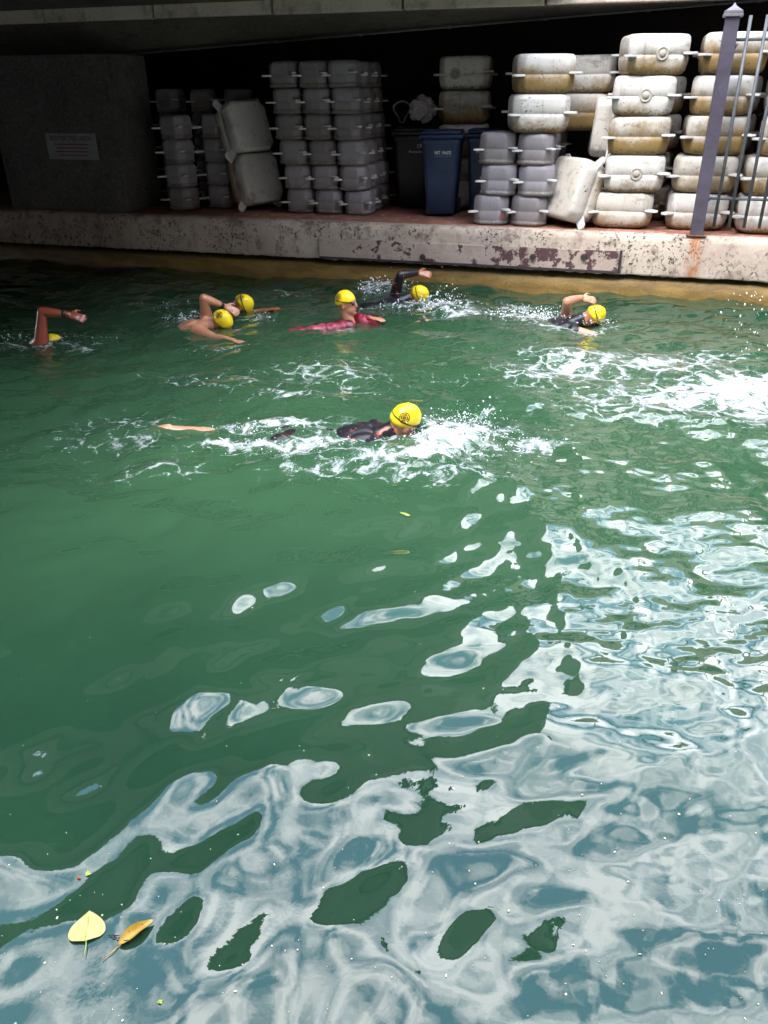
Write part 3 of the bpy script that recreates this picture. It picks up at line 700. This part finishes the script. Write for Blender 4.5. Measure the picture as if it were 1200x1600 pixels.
M_rail = plain('fence_bar', (.075, .08, .09), .45, .25, 12)
for z in (.36, 1.73):
    bm = bmesh.new(); tube(bm, [(.055, .0, z), (2.6, .0, z)], .014, 10); bm_obj('rail', bm, M_rail, fe, True)
bm = bmesh.new(); tube(bm, [(0, 0, .09), (0, 0, 1.92)], .0165, 10); pk = None
for k in range(15):
    x = .155+k*.142
    if pk is None: o = bm_obj('picket', bm, M_rail, fe, True); pk = o.data
    else: o = mobj('picket', pk, fe)
    o.location = (x, .0, 0)
for z in (.36, 1.68):
    bm = bmesh.new(); tube(bm, [(.055, -.03, z-.02), (.075, -.03, z+.02)], .015, 8); bm_obj('bracket_bolt', bm, M_rail, fe, True)
bm = bmesh.new(); box(bm, (2.56, -.062, .0), (2.684, .062, FH), .006); bm_obj('end_post', bm, M_steel, fe)

# ------------------------------------------------------------------ swimmers
def suit_mat(name, a, b_, thr, scale=9):
    b = NB(name); o = b.co.outputs['Object']
    n = b.noise(o, scale, 2, .4, 1.2); f = b.noise(o, 60, 3, .6)
    c = b.mix(b.sm(n, thr, thr+.03), a, b_)
    return b.done(b.bsdf(c, .32, b.bump(f, .15, .003), .5))
def skin_mat(name, c, red):
    b = NB(name); o = b.co.outputs['Object']; n = b.noise(o, 12, 4, .6); f = b.noise(o, 90, 3, .6)
    col = b.mix(b.sm(n, .35, .65), c, red)
    x = b.n('BsdfPrincipled'); b.put(x.inputs['Base Color'], col); b.put(x.inputs['Roughness'], b.math('MULTIPLY_ADD', n, .3, .2)); x.inputs['Subsurface Weight'].default_value = .15
    x.inputs['Subsurface Radius'].default_value = (.02, .008, .004); x.inputs['Coat Weight'].default_value = .3; x.inputs['Coat Roughness'].default_value = .12
    b.put(x.inputs['Normal'], b.bump(f, .1, .002)); return b.done(x.outputs[0])
S_fair = skin_mat('fair_wet_skin', (.44, .22, .13), (.42, .17, .10)); S_tan = skin_mat('tanned_wet_skin', (.36, .13, .06), (.33, .10, .045)); S_brown = skin_mat('brown_wet_skin', (.25, .055, .026), (.21, .042, .02))
M_capm = plain('yellow_latex', (.80, .58, .012), .30, .10, 5, .5, .05); M_strap = plain('black_strap', (.012, .012, .014), .4)
M_lens = plain('dark_lens', (.03, .02, .06), .08); M_lips = plain('lips', (.32, .09, .08), .4)
W_blk = suit_mat('black_wetsuit', (.010, .010, .013), (.025, .02, .025), .6); W_blkred = suit_mat('black_red_wetsuit', (.012, .010, .014), (.42, .05, .03), .65, 16)
W_redblk = suit_mat('red_black_wetsuit', (.22, .012, .035), (.012, .01, .014), .52, 7); W_pink = suit_mat('crimson_suit', (.20, .010, .030), (.34, .05, .08), .55, 12)

def ball(bm, c, r, M3=None, u=14, v=10):
    c = Vector(c); r = (r, r, r) if isinstance(r, float) else r; rows = []
    P = lambda x, y, z: bm.verts.new(c+(M3 @ Vector((x*r[0], y*r[1], z*r[2])) if M3 is not None else Vector((x*r[0], y*r[1], z*r[2]))))
    for i in range(1, v):
        th = math.pi*i/v; rows.append([P(math.sin(th)*math.cos(2*math.pi*k/u), math.sin(th)*math.sin(2*math.pi*k/u), math.cos(th)) for k in range(u)])
    t, b = P(0, 0, 1), P(0, 0, -1)
    for k in range(u): bm.faces.new((t, rows[0][k], rows[0][(k+1) % u])); bm.faces.new((b, rows[-1][(k+1) % u], rows[-1][k]))
    for A, B in zip(rows, rows[1:]):
        for k in range(u): bm.faces.new((A[k], B[k], B[(k+1) % u], A[(k+1) % u]))
def cone(bm, a, b, ra, rb, n=14):
    a, b = Vector(a), Vector(b); t = (b-a).normalized(); u = t.orthogonal().normalized(); v = t.cross(u)
    A = [bm.verts.new(a+(u*math.cos(2*math.pi*k/n)+v*math.sin(2*math.pi*k/n))*ra) for k in range(n)]
    B = [bm.verts.new(b+(u*math.cos(2*math.pi*k/n)+v*math.sin(2*math.pi*k/n))*rb) for k in range(n)]
    for k in range(n): bm.faces.new((A[k], A[(k+1) % n], B[(k+1) % n], B[k]))
    bm.faces.new(A[::-1]); bm.faces.new(B); ball(bm, a, float(ra)); ball(bm, b, float(rb))
def frame(fwd, up):
    f = Vector(fwd).normalized(); s = f.cross(Vector(up)).normalized(); u = s.cross(f)
    return Matrix((s, f, u)).transposed()          # columns: right, forward, up

def person(label, head, face, crown, chest, pelvis, back, arms, legs, skin, suit=None, suit_bones=(), sleeve=None, emblem=None, watch=None, group=None, loose=False):
    """one fused body; arms = [(shoulder, elbow, wrist, hand_dir, palm_normal)], legs = [(hip, knee, ankle, toe)]"""
    bm = bmesh.new(); bones = []
    def limb(a, b, ra, rb, tagname): cone(bm, a, b, ra, rb); bones.append((Vector(a), Vector(b), (ra+rb)/2, tagname))
    head, chest, pelvis = Vector(head), Vector(chest), Vector(pelvis)
    H3 = frame(face, crown); hx, hf, hu = H3.col[0], H3.col[1], H3.col[2]
    # head: skull, jaw, nose, brow, ears
    ball(bm, head+hu*.02-hf*.008, (.076, .096, .098), H3, 20, 14); ball(bm, head+hf*.028-hu*.055, (.058, .062, .066), H3, 16, 12)
    ball(bm, head+hf*.094-hu*.012, (.013, .018, .024), H3, 10, 8); ball(bm, head+hf*.100-hu*.026, (.017, .016, .013), H3, 10, 8)
    ball(bm, head+hf*.074-hu*.092, (.024, .022, .02), H3, 10, 8); ball(bm, head+hf*.078+hu*.022, (.052, .018, .012), H3, 10, 8)
    ball(bm, head+hf*.086-hu*.058, (.024, .014, .009), H3, 10, 8)
    for s in (-1, 1): ball(bm, head+hx*(.077*s)-hf*.01-hu*.015, (.011, .02, .032), H3, 8, 8)
    bones.append((head-hu*.05, head+hu*.05, .08, 'head'))
    ax = (chest-pelvis).normalized(); side = ax.cross(Vector(back)).normalized(); bk = side.cross(ax).normalized()
    T3 = Matrix((side, ax, bk)).transposed()
    sh = (Vector(arms[0][0])+Vector(arms[1][0]))/2
    limb(sh+ax*.0, head-hu*.055-hf*.015, .062, .056, 'neck')
    ball(bm, chest, (.165, .17, .105), T3, 20, 14); bones.append((chest-side*.08, chest+side*.08, .11, 'torso'))
    mid = (chest+pelvis)/2; ball(bm, mid, (.135, .17, .09), T3, 18, 12); bones.append((chest, pelvis, .11, 'torso'))
    ball(bm, pelvis, (.16, .13, .105), T3, 18, 12)
    for s in (-1, 1): ball(bm, pelvis-ax*.06+side*.075*s+bk*.03, (.085, .10, .085), T3, 14, 10); ball(bm, chest+ax*.05+side*.09*s+bk*.045, (.075, .10, .045), T3, 12, 10)
    for (S, E_, Wr, hd, pn) in arms:
        S, E_, Wr = Vector(S), Vector(E_), Vector(Wr)
        limb(chest+ax*.08+(S-chest)*.4, S, .07, .064, 'torso'); limb(S, S+(E_-S)*.45, .062, .054, 'upper'); limb(S+(E_-S)*.45, E_, .052, .042, 'upper')
        limb(E_, E_+(Wr-E_)*.3, .042, .043, 'fore'); limb(E_+(Wr-E_)*.3, Wr, .043, .028, 'fore')
        hd = Vector(hd).normalized(); N3 = frame(hd, pn); hs, hn = N3.col[0], N3.col[2]
        pc = Wr+hd*.05; ball(bm, pc, (.042, .055, .016), N3, 14, 10); bones.append((Wr, Wr+hd*.16, .03, 'hand'))
        for i, (o, L, sp) in enumerate(((-.031, .066, -.10), (-.011, .077, -.03), (.010, .072, .03), (.030, .057, .11))):
            b0 = Wr+hd*.088+hs*o; d1 = (hd+hs*sp-hn*.12).normalized(); b1 = b0+d1*L*.5; d2 = (d1-hn*.30).normalized(); b2 = b1+d2*L*.5
            cone(bm, b0-hd*.02, b1, .0098, .0092, 8); cone(bm, b1, b2, .0092, .0078, 8)
        t0 = Wr+hd*.032-hs*.034; t1 = t0+(hd*.6-hs*.8-hn*.2).normalized()*.038; cone(bm, t0, t1, .0125, .0108, 8); cone(bm, t1, t1+(hd-hs*.25-hn*.3).normalized()*.032, .0108, .0088, 8)
    for (Hp, K, A, To) in legs:
        Hp, K, A, To = Vector(Hp), Vector(K), Vector(A), Vector(To)
        limb(Hp, Hp+(K-Hp)*.5, .088, .076, 'thigh'); limb(Hp+(K-Hp)*.5, K, .074, .054, 'thigh'); limb(K, K+(A-K)*.35, .052, .055, 'shin'); limb(K+(A-K)*.35, A, .054, .034, 'shin')
        td = (To-A).normalized(); limb(A-td*.04, A+td*.08, .036, .034, 'foot'); limb(A+td*.08, To, .034, .022, 'foot')
    me = bpy.data.meshes.new('body'); bm.to_mesh(me); bm.free()
    tmp = bpy.data.objects.new('tmp', me); COL.objects.link(tmp)
    r = tmp.modifiers.new('r', 'REMESH'); r.mode = 'VOXEL'; r.voxel_size = .0075; r.use_smooth_shade = True
    sm_ = tmp.modifiers.new('s', 'SMOOTH'); sm_.iterations = 4; sm_.factor = .5
    bpy.context.view_layer.update()
    body = bpy.data.meshes.new_from_object(tmp.evaluated_get(bpy.context.evaluated_depsgraph_get())); body.name = 'body'
    COL.objects.unlink(tmp); bpy.data.objects.remove(tmp); bpy.data.meshes.remove(me)
    body.materials.clear(); body.materials.append(skin); body.polygons.foreach_set('use_smooth', [True]*len(body.polygons))
    root = Vector((pelvis.x, pelvis.y, 0)); e = empty('person', root); tag(e, label, 'person', group)
    nv = len(body.vertices); co = np.empty(nv*3, np.float32); body.vertices.foreach_get('co', co); co = co.reshape(-1, 3)
    iv = Matrix.Translation(-root)
    o = mobj('body', body, e); o.matrix_parent_inverse = iv
    if suit is not None:
        best = np.full(nv, 9.); which = np.zeros(nv, int); tags = []
        for i, (a, b, rad, tg) in enumerate(bones):
            ab = np.array(b-a); L2 = max(1e-9, ab@ab); t = np.clip(((co-np.array(a))@ab)/L2, 0, 1); dd = np.linalg.norm(co-(np.array(a)+t[:, None]*ab), axis=1)/rad
            m_ = dd < best; best[m_] = dd[m_]; which[m_] = i; tags.append(tg)
        for nm, mat_, bs in ([('wetsuit', suit, suit_bones)] + ([('sleeve', *sleeve)] if sleeve else [])):
            vm = np.isin(which, [i for i, t in enumerate(tags) if t in bs])
            no = np.empty(nv*3, np.float32); body.vertices.foreach_get('normal', no); no = no.reshape(-1, 3)
            fs = [list(p.vertices) for p in body.polygons if all(vm[k] for k in p.vertices)]
            idx = np.unique(np.array([k for f in fs for k in f])); mp_ = {int(k): i for i, k in enumerate(idx)}
            g = .004+(.012*np.sin(co[idx, 0]*38+co[idx, 1]*21)*np.sin(co[idx, 1]*31-co[idx, 2]*27)+.012 if loose else 0)
            vv = co[idx]+no[idx]*(g[:, None] if loose else g)
            c_ = pd(nm, vv.tolist(), [[mp_[k] for k in f] for f in fs], mat_, e, True); c_.matrix_parent_inverse = iv
    # swim cap: shell over the skull down to the brow and nape
    def cap_pt(th, ph, g=0.):              # th from crown
        d = Vector((math.sin(th)*math.cos(ph), math.sin(th)*math.sin(ph), math.cos(th)))
        w_ = 1+.012*math.sin(ph*5+th*7)+.008*math.sin(ph*9-th*4)
        return head+hu*.02-hf*.008+H3 @ Vector((d.x*(.083+g), d.y*(.104+g), d.z*(.108+g)))*w_
    bm = bmesh.new(); n = 36; rows = []; base = [R(k) for k in (4, 16, 30, 45, 60, 74, 86, 95)]
    for i, th in enumerate(base):
        rows.append([bm.verts.new(cap_pt(th+(R(16)*(-math.sin(2*math.pi*k/n))*.9 if i > 3 else 0)*(i-3)/4 if i > 3 else th, 2*math.pi*k/n)) for k in range(n)])
    rows.append([bm.verts.new(head+hu*.02-hf*.008+(v.co-(head+hu*.02-hf*.008))*.93) for v in rows[-1]])
    for A, B in zip(rows, rows[1:]):
        for k in range(n): bm.faces.new((A[k], B[k], B[(k+1) % n], A[(k+1) % n]))
    bm.faces.new(rows[0])
    cp = bm_obj('swim_cap', bm, M_capm, e, True); cp.matrix_parent_inverse = iv
    if emblem is not None:                # dark round mark printed on the cap
        ce = (H3.transposed() @ Vector(emblem)).normalized(); u = ce.orthogonal().normalized(); v = ce.cross(u); bm = bmesh.new()
        def sp(a, r): d = (ce+(u*math.cos(a)+v*math.sin(a))*math.tan(r)).normalized(); th = math.acos(max(-1, min(1, d.z))); return cap_pt(th, math.atan2(d.y, d.x), .0022)
        for r0, r1, gaps in ((R(17), R(20), 0), (R(9), R(12.5), 1), (R(2), R(6), 0)):
            N = 28
            for k in range(N):
                if gaps and k % 7 == 0: continue
                a0_, a1_ = 2*math.pi*k/N, 2*math.pi*(k+1)/N
                bm.faces.new([bm.verts.new(p) for p in (sp(a0_, r0), sp(a1_, r0), sp(a1_, r1), sp(a0_, r1))])
        for k in range(4):
            a0_ = R(45+90*k); bm.faces.new([bm.verts.new(p) for p in (sp(a0_-.10, R(12)), sp(a0_+.10, R(12)), sp(a0_+.07, R(17.5)), sp(a0_-.07, R(17.5)))])
        x_ = bm_obj('emblem', bm, M_strap, cp); x_.matrix_parent_inverse = Matrix.Identity(4)
    # goggles with strap
    bm = bmesh.new()
    for s in (-1, 1): ball(bm, head+hf*.083+hx*(.034*s)+hu*.006, (.026, .014, .018), H3, 12, 8)
    gg = bm_obj('goggles', bm, M_lens, e, True); gg.matrix_parent_inverse = iv
    bm = bmesh.new(); ring = []
    for k in range(41):
        ph = R(90)+R(22)+(R(360)-R(44))*k/40; th = R(84)-R(12)*(-math.sin(ph))*.6
        ring.append(cap_pt(th, ph, .003))
    for k in range(40):
        a, b = ring[k], ring[k+1]; w2 = hu*.005; bm.faces.new([bm.verts.new(p) for p in (a-w2, b-w2, b+w2, a+w2)])
    x_ = bm_obj('strap', bm, M_strap, gg); x_.matrix_parent_inverse = Matrix.Identity(4)
    bm = bmesh.new(); ball(bm, head+hf*.0985-hu*.058, (.021, .006, .006), H3, 10, 6); x_ = bm_obj('mouth', bm, M_lips, e, True); x_.matrix_parent_inverse = iv
    if watch is not None:
        S, E_, Wr, hd, pn = arms[watch]; E_, Wr = Vector(E_), Vector(Wr); d = (Wr-E_).normalized(); c_ = Wr-d*.03
        u = d.orthogonal().normalized(); v = d.cross(u); bm = bmesh.new(); rows = [[bm.verts.new(c_+d*h+(u*math.cos(2*math.pi*k/18)+v*math.sin(2*math.pi*k/18))*rr) for k in range(18)] for h, rr in ((-.016, .034), (-.014, .039), (.014, .038), (.016, .032))]
        for A, B in zip(rows, rows[1:]):
            for k in range(18): bm.faces.new((A[k], A[(k+1) % 18], B[(k+1) % 18], B[k]))
        wt = tag(bm_obj('wrist_watch', bm, M_strap, None, True), 'black watch strap on the raised wrist of the %s' % ('swimmer with a brown arm' if 'brown' in label else 'bare-backed swimmer'), 'watch')
    return e

XR = Vector((math.cos(YAW), math.sin(YAW), 0)); FWH = Vector((-math.sin(YAW), math.cos(YAW), 0)); ZU = Vector((0, 0, 1))
def swimmer(label, headpx, az, hz, skin, raised=None, spx=None, lead=None, face=None, crown=None, tz=-.10, feet=-.22, dip=.03, turn=0., body_roll=0., legpx=None, **kw):
    """front-crawl pose: heading turned az degrees from screen right; raised = (elbow px, wrist px, hand px) of the recovering arm; lead = point for the reaching hand"""
    hd = (XR*math.cos(R(az))+FWH*math.sin(R(az))).normalized(); lt = ZU.cross(hd)         # lt: swimmer's left
    head = at(*headpx, z=hz); base = Vector((head.x, head.y, 0))
    chest = base-hd*.33+ZU*tz; pel = base-hd*.74+ZU*(tz-dip)
    bk = (ZU+lt*math.sin(R(body_roll))).normalized(); sd_ = hd.cross(bk).normalized()     # swimmer's right when prone
    shc = base-hd*.21+ZU*(tz+.02); sR, sL = shc+sd_*.17, shc-sd_*.17
    arms = []
    rs, ls = (sR, sL)
    if raised:
        e_, w_, h_, near_side = raised
        S = sR if near_side else sL; S = S+ZU*.07 if spx is None else at(*spx, z=-.01)
        E_ = near(*e_, S)
        for k in range(12):
            if (E_-S).length >= .26: break
            E_ = near(*e_, S, -.03*k)
        E_ = S+(E_-S).normalized()*min(.31, max(.25, (E_-S).length)); Wr = near(*w_, E_, .02)
        for k in range(12):
            if (Wr-E_).length >= .22: break
            Wr = near(*w_, E_, .03*k)
        Wr = E_+(Wr-E_).normalized()*min(.27, max(.21, (Wr-E_).length)); Hd = near(*h_, Wr, .0)
        A1 = (S, E_, Wr, (Hd-Wr), ZU*.6+FWH*-.6)
        O = sL if near_side else sR
    else: A1 = None; O = sL
    if lead is None: lead = base+hd*.42+ZU*-.12+(-sd_ if O is sL else sd_)*.2
    dv = (Vector(lead)-O); L = dv.length; E2 = O+dv.normalized()*min(.28, L*.5)+ZU*-.03; W2 = E2+(Vector(lead)-E2).normalized()*.25
    A2 = (O, E2, W2, (Vector(lead)-E2), ZU)
    if A1 is None:
        sd2 = sR; A1 = (sR, sR-hd*.2+sd_*.18-ZU*.12, sR+hd*.02+sd_*.28-ZU*.2, hd+sd_*.2, ZU)
    legs = []
    for s, kz in ((1, -.02), (-1, .047)):
        hp = pel-hd*.06+sd_*.09*s; kn = pel-hd*.47+sd_*.10*s+ZU*(feet*.45+kz); an = pel-hd*.88+sd_*.09*s+ZU*(feet-tz+kz*2); to = an-hd*.17-ZU*.03
        legs.append((hp, kn, an, to))
    if legpx: legs = legpx
    f = face if face is not None else (hd*.55-ZU*.8); c_ = crown if crown is not None else (hd*.8+ZU*.55)
    return person(label, head, f, c_, chest, pel, bk, [A1, A2], legs, skin, **kw)

# brown-armed swimmer at the dark end
swimmer('swimmer with a bent brown arm raised and yellow cap nearly under water', (80, 541), 4, -.085, S_brown, ((66, 487), (106, 491), (128, 497), True), face=(XR*.3-ZU*.9), crown=(XR*.7+ZU*.5), tz=-.14, watch=0, spx=(64, 534), suit=W_blk, suit_bones=('thigh',))
# bare-backed swimmer
swimmer('bare-backed fair swimmer with raised arm and round mark on yellow cap', (349, 503), -6, .05, S_fair, ((318, 466), (350, 478), (368, 487), False), lead=at(408, 540, z=.03), face=(XR*.6-FWH*.3-ZU*.5), crown=(XR*.1-FWH*.45+ZU*.8), tz=-.045, dip=.15, feet=-.30, body_roll=10, emblem=(-FWH*.75+ZU*.62-XR*.25), watch=0, suit=W_blk, suit_bones=('thigh',))
# swimmer just behind
swimmer('swimmer with tilted yellow cap just behind the bare-backed swimmer', (378, 477), 6, .05, S_tan, None, lead=at(421, 484, z=.02), face=(XR*.3+FWH*.3-ZU*.75), crown=(XR*.85-FWH*.1+ZU*.5), tz=-.11, suit=W_blk, suit_bones=('torso', 'thigh'), emblem=(-FWH*.6+ZU*.7-XR*.1))
# upright swimmer in red, looking to the right
def upright():
    head = at(541, 474, z=.165); b = Vector((head.x, head.y, 0)); hd = XR
    f = (XR*.96-FWH*.28+ZU*.03); chest = b-XR*.10+ZU*-.20+FWH*.02; pel = b-XR*.38+ZU*-.50
    sR = b-FWH*.17-XR*.0+ZU*-.03; sL = b+FWH*.16+XR*.05-ZU*.03
    aL = (sL, sL+XR*.22-FWH*.16+ZU*.0, at(578, 497, z=.015), XR*.8-FWH*.4, ZU)
    e1 = at(478, 520, z=-.02); e1 = sR+(e1-sR).normalized()*.29; aR = (sR, e1, at(443, 523, z=-.03), -XR*.9+FWH*.1, ZU)
    legs = [(pel+FWH*.09*s-ZU*.04, pel+FWH*.1*s-XR*.30-ZU*.34, pel+FWH*.1*s-XR*.70-ZU*.50, pel+FWH*.1*s-XR*.85-ZU*.56) for s in (1, -1)]
    person('upright swimmer in a crimson and black suit wearing goggles, head above water', head, f, ZU*.97-XR*.10, chest, pel, FWH*.0-XR*.8+ZU*.5, [aR, aL], legs, S_fair, suit=W_redblk, suit_bones=('torso', 'thigh'), sleeve=(W_pink, ('upper', 'fore')), loose=True, emblem=(-FWH*.55-XR*.75+ZU*.45))
upright()
# swimmer by the wall with red and black sleeve
swimmer('swimmer close to the quay wall with a red and black sleeve raised', (653, 461), 14, .045, S_tan, ((625, 430), (652, 426), (666, 428), False), face=(XR*.5+FWH*.4-ZU*.6), crown=(XR*.3-FWH*.6+ZU*.7), tz=-.07, suit=W_blk, suit_bones=('torso', 'thigh', 'shin', 'fore', 'neck'), sleeve=(W_blkred, ('upper',)))
# swimmer with a bare arm beside the foam
swimmer('swimmer in black with a pale bare arm raised beside the broad foam patch', (926, 494), 0, .055, S_fair, ((886, 471), (908, 465), (922, 468), False), face=(XR*.4+FWH*.5-ZU*.6), crown=(XR*.35-FWH*.5+ZU*.75), tz=-.07, feet=-.09, suit=W_blk, suit_bones=('torso', 'thigh', 'shin', 'neck'))
# swimmer in the middle of the canal
swimmer('swimmer in a black wetsuit with orange trim splashing alone in mid canal', (633, 657), -2, .10, S_fair, None, lead=at(775, 727, z=.06), face=(XR*.75+FWH*.35-ZU*.25), crown=(XR*.12-FWH*.35+ZU*.92), tz=-.05, feet=-.075, body_roll=0,
        suit=W_blkred, suit_bones=('torso', 'upper', 'neck'), sleeve=(W_blk, ('thigh',)), emblem=(-FWH*.9+ZU*.25-XR*.05))

# ------------------------------------------------------------------ spray: loose drops thrown up round the swimmers
M_drop = NB('water_drop'); M_drop = M_drop.done(M_drop.bsdf((.72, .76, .78), .12, None, .6))
def spray(label, specs, seed):
    g = np.random.default_rng(seed); t = bmesh.new(); bmesh.ops.create_icosphere(t, subdivisions=1, radius=1); V = np.array([v.co[:] for v in t.verts]); Fc = np.array([[v.index for v in f.verts] for f in t.faces]); t.free()
    vs, fs = [], []; base = 0
    for (px, py, n, rx, rz, h, smax) in specs:
        p = at(px, py, z=0)
        for i in range(n):
            c = p+XR*g.normal(0, rx)+FWH*g.normal(0, rz)+ZU*(abs(g.normal(0, h))+.004); s = smax*(.25+.75*g.random()**3); q = g.normal(size=3)*.35
            vs.append(V*s*(1+q*np.array([.6, .6, 1.2]))+np.array(c)); fs.append(Fc+base); base += len(V)
    o = pd('spray', np.concatenate(vs).tolist(), np.concatenate(fs).tolist(), M_drop, None, True); return tag(o, label, 'spray', kind='stuff')
spray('white spray of drops around the swimmer alone in mid canal', [(690, 690, 420, .12, .08, .045, .007), (725, 662, 300, .12, .07, .05, .006), (660, 718, 320, .2, .06, .025, .006), (560, 690, 220, .25, .1, .02, .005), (420, 670, 200, .16, .05, .02, .006), (470, 700, 160, .25, .08, .015, .005), (780, 690, 160, .18, .12, .03, .005)], 21)
spray('white spray of drops behind the swimmer close to the quay wall', [(598, 455, 380, .15, .12, .06, .010), (692, 487, 420, .11, .08, .09, .010), (640, 478, 200, .25, .1, .03, .008)], 22)
spray('white spray of drops behind the pale-armed swimmer', [(850, 500, 360, .2, .09, .05, .010), (800, 495, 160, .2, .1, .03, .008), (935, 505, 120, .1, .06, .03, .008)], 23)
spray('white spray of drops around the swimmers at the dark end', [(60, 530, 160, .3, .06, .02, .007), (300, 500, 220, .15, .08, .04, .008), (250, 480, 90, .2, .1, .02, .007), (405, 500, 90, .08, .08, .03, .007)], 24)
def falling():
    g = np.random.default_rng(31); bm = bmesh.new()
    for i in range(46):
        px = 1165+g.normal(0, 22); py = 455+g.random()*95; b = at(1160, 560, z=0); c = near(px, py, b, g.normal(0, .05)); c.z = max(c.z, .02); r = .003+.005*g.random()**2
        bmesh.ops.create_icosphere(bm, subdivisions=1, radius=1, matrix=Matrix.Translation(c)@Matrix.Diagonal((r*.8, r*.8, r*1.5, 1)))
    tag(bm_obj('spray', bm, M_drop, None, True), 'drops falling in front of the quay below the fence', 'spray', kind='stuff')
falling()

# ------------------------------------------------------------------ leaves and litter afloat
def surf(x, y):
    global _wc
    try: _wc
    except NameError:
        n = len(wm.vertices); a = np.empty(n*3, np.float32); wm.vertices.foreach_get('co', a); _wc = a.reshape(-1, 3)
    i = np.argmin((_wc[:, 0]-x)**2+(_wc[:, 1]-y)**2); return float(_wc[i, 2])
def leaf_mat(name, a, b_, spot):
    b = NB(name); o = b.co.outputs['Object']; n = b.noise(o, 28, 5, .6); f = b.noise(o, 120, 3, .6)
    c = b.mix(b.sm(n, .35, .65), a, b_); c = b.mix(b.math('MULTIPLY', b.sm(f, .62, .7), spot), c, (.12, .06, .015))
    return b.done(b.bsdf(c, .45, b.bump(n, .3, .004), .4))
L_pale = leaf_mat('pale_yellow_leaf', (.30, .27, .085), (.36, .31, .12), .6); L_gold = leaf_mat('golden_leaf', (.30, .17, .02), (.36, .23, .035), .9); L_green = leaf_mat('lime_leaf', (.24, .30, .05), (.30, .34, .06), .4); L_twig = plain('dark_twig', (.03, .022, .03), .8)
def leaf(px, py, L, Wd, ang, m, label, curl=.0, heart=True, stem=True, name='fallen_leaf', group=None):
    p = at(px, py, z=0); e = empty(name, (p.x, p.y, surf(p.x, p.y)+.004), (0, 0, ang)); tag(e, label, 'leaf', group)
    bm = bmesh.new(); n = 14; rows = []
    for i in range(n+1):
        t = i/n; w_ = Wd*.5*(math.sin(math.pi*min(1, t**(.55 if heart else .8)))**.75+.02*(1-t)); y = L*(t-.5)
        r = []
        for k in range(7):
            u = (k-3)/3; x = u*w_; z = curl*(u*u)*w_*1.2+.002*math.sin(9*t+u*3)+.006*(t-.5)**2*8*L/.1*.3
            r.append(bm.verts.new((x, y-(.12*L*abs(u)**1.5*(1-t)**3 if heart else 0), z)))
        rows.append(r)
    for A, B in zip(rows, rows[1:]):
        for k in range(6): bm.faces.new((A[k], A[k+1], B[k+1], B[k]))
    bm_obj('blade', bm, m, e, True)
    bm = bmesh.new(); tube(bm, [(0, -L*.5+L*t, .0016+.006*(t-.5)**2*8*L/.1*.3) for t in np.linspace(.02, .92, 8)], [.0011*(1-.7*k/7) for k in range(8)], 6); bm_obj('midrib', bm, L_green if m is L_pale else m, e, True)
    if stem:
        bm = bmesh.new(); tube(bm, [(0, -L*.5, .001), (.004, -L*.5-.02, .002), (.002, -L*.5-.05, .001)], [.0016, .0013, .001], 6); bm_obj('stalk', bm, L_green if m is not L_gold else L_gold, e, True)
    return e
leaf(138, 1447, .080, .095, R(28), L_pale, 'pale yellow heart-shaped leaf afloat beside a curled golden leaf')
leaf(214, 1460, .105, .034, R(-28), L_gold, 'curled golden leaf with brown flecks afloat beside the heart-shaped leaf', curl=.9, heart=False)
leaf(137, 1363, .017, .014, R(40), L_green, 'tiny lime green leaf afloat above the heart-shaped leaf', stem=False)
leaf(123, 1371, .012, .007, R(80), leaf_mat('red_leaf', (.42, .06, .03), (.45, .09, .04), .3), 'tiny red leaf scrap afloat beside the tiny lime leaf', stem=False, heart=False)
leaf(250, 1569, .013, .010, R(120), L_green, 'tiny lime leaf scrap afloat below the golden leaf', stem=False)
leaf(633, 805, .07, .02, R(70), L_green, 'small greenish leaf afloat in mid canal beyond the reflections', stem=False, heart=False)
p = at(183, 1468, z=0); bm = bmesh.new()
for k in range(7):
    a = random.uniform(0, 6.28); c = Vector((random.uniform(-.02, .02), random.uniform(-.006, .006), 0)); tube(bm, [c, c+Vector((math.cos(a)*.012, math.sin(a)*.007, .003)), c+Vector((math.cos(a+.5)*.02, math.sin(a+.5)*.012, .001))], .0014, 5)
o = tag(bm_obj('twig', bm, L_twig), 'dark scrap of twig afloat touching the golden leaf', 'twig'); o.location = (p.x, p.y, surf(p.x, p.y)+.003)
# flecks of plant litter nobody could count
def litter():
    g = np.random.default_rng(77); vs, fs = [], []; 
    for i in range(170):
        px, py = g.random()*1200, 900+700*g.random()**.6
        p = at(px, py, z=0); z = surf(p.x, p.y)+.0025; a = g.random()*6.28; l = .0012+.0028*g.random()**3; w_ = l*(.3+.6*g.random()); b = len(vs)
        for u, v in ((-l, -w_), (l, -w_), (l, w_), (-l, w_)): vs.append((p.x+u*math.cos(a)-v*math.sin(a), p.y+u*math.sin(a)+v*math.cos(a), z+g.normal(0, .0006)))
        vs.append((p.x, p.y, z+.0015)); fs += [(b, b+1, b+4), (b+1, b+2, b+4), (b+2, b+3, b+4), (b+3, b, b+4)]
    tag(pd('plant_litter', vs, fs, leaf_mat('litter', (.5, .42, .22), (.62, .60, .52), .6)), 'fine pale plant litter scattered over the near water', 'litter', kind='stuff')
litter()
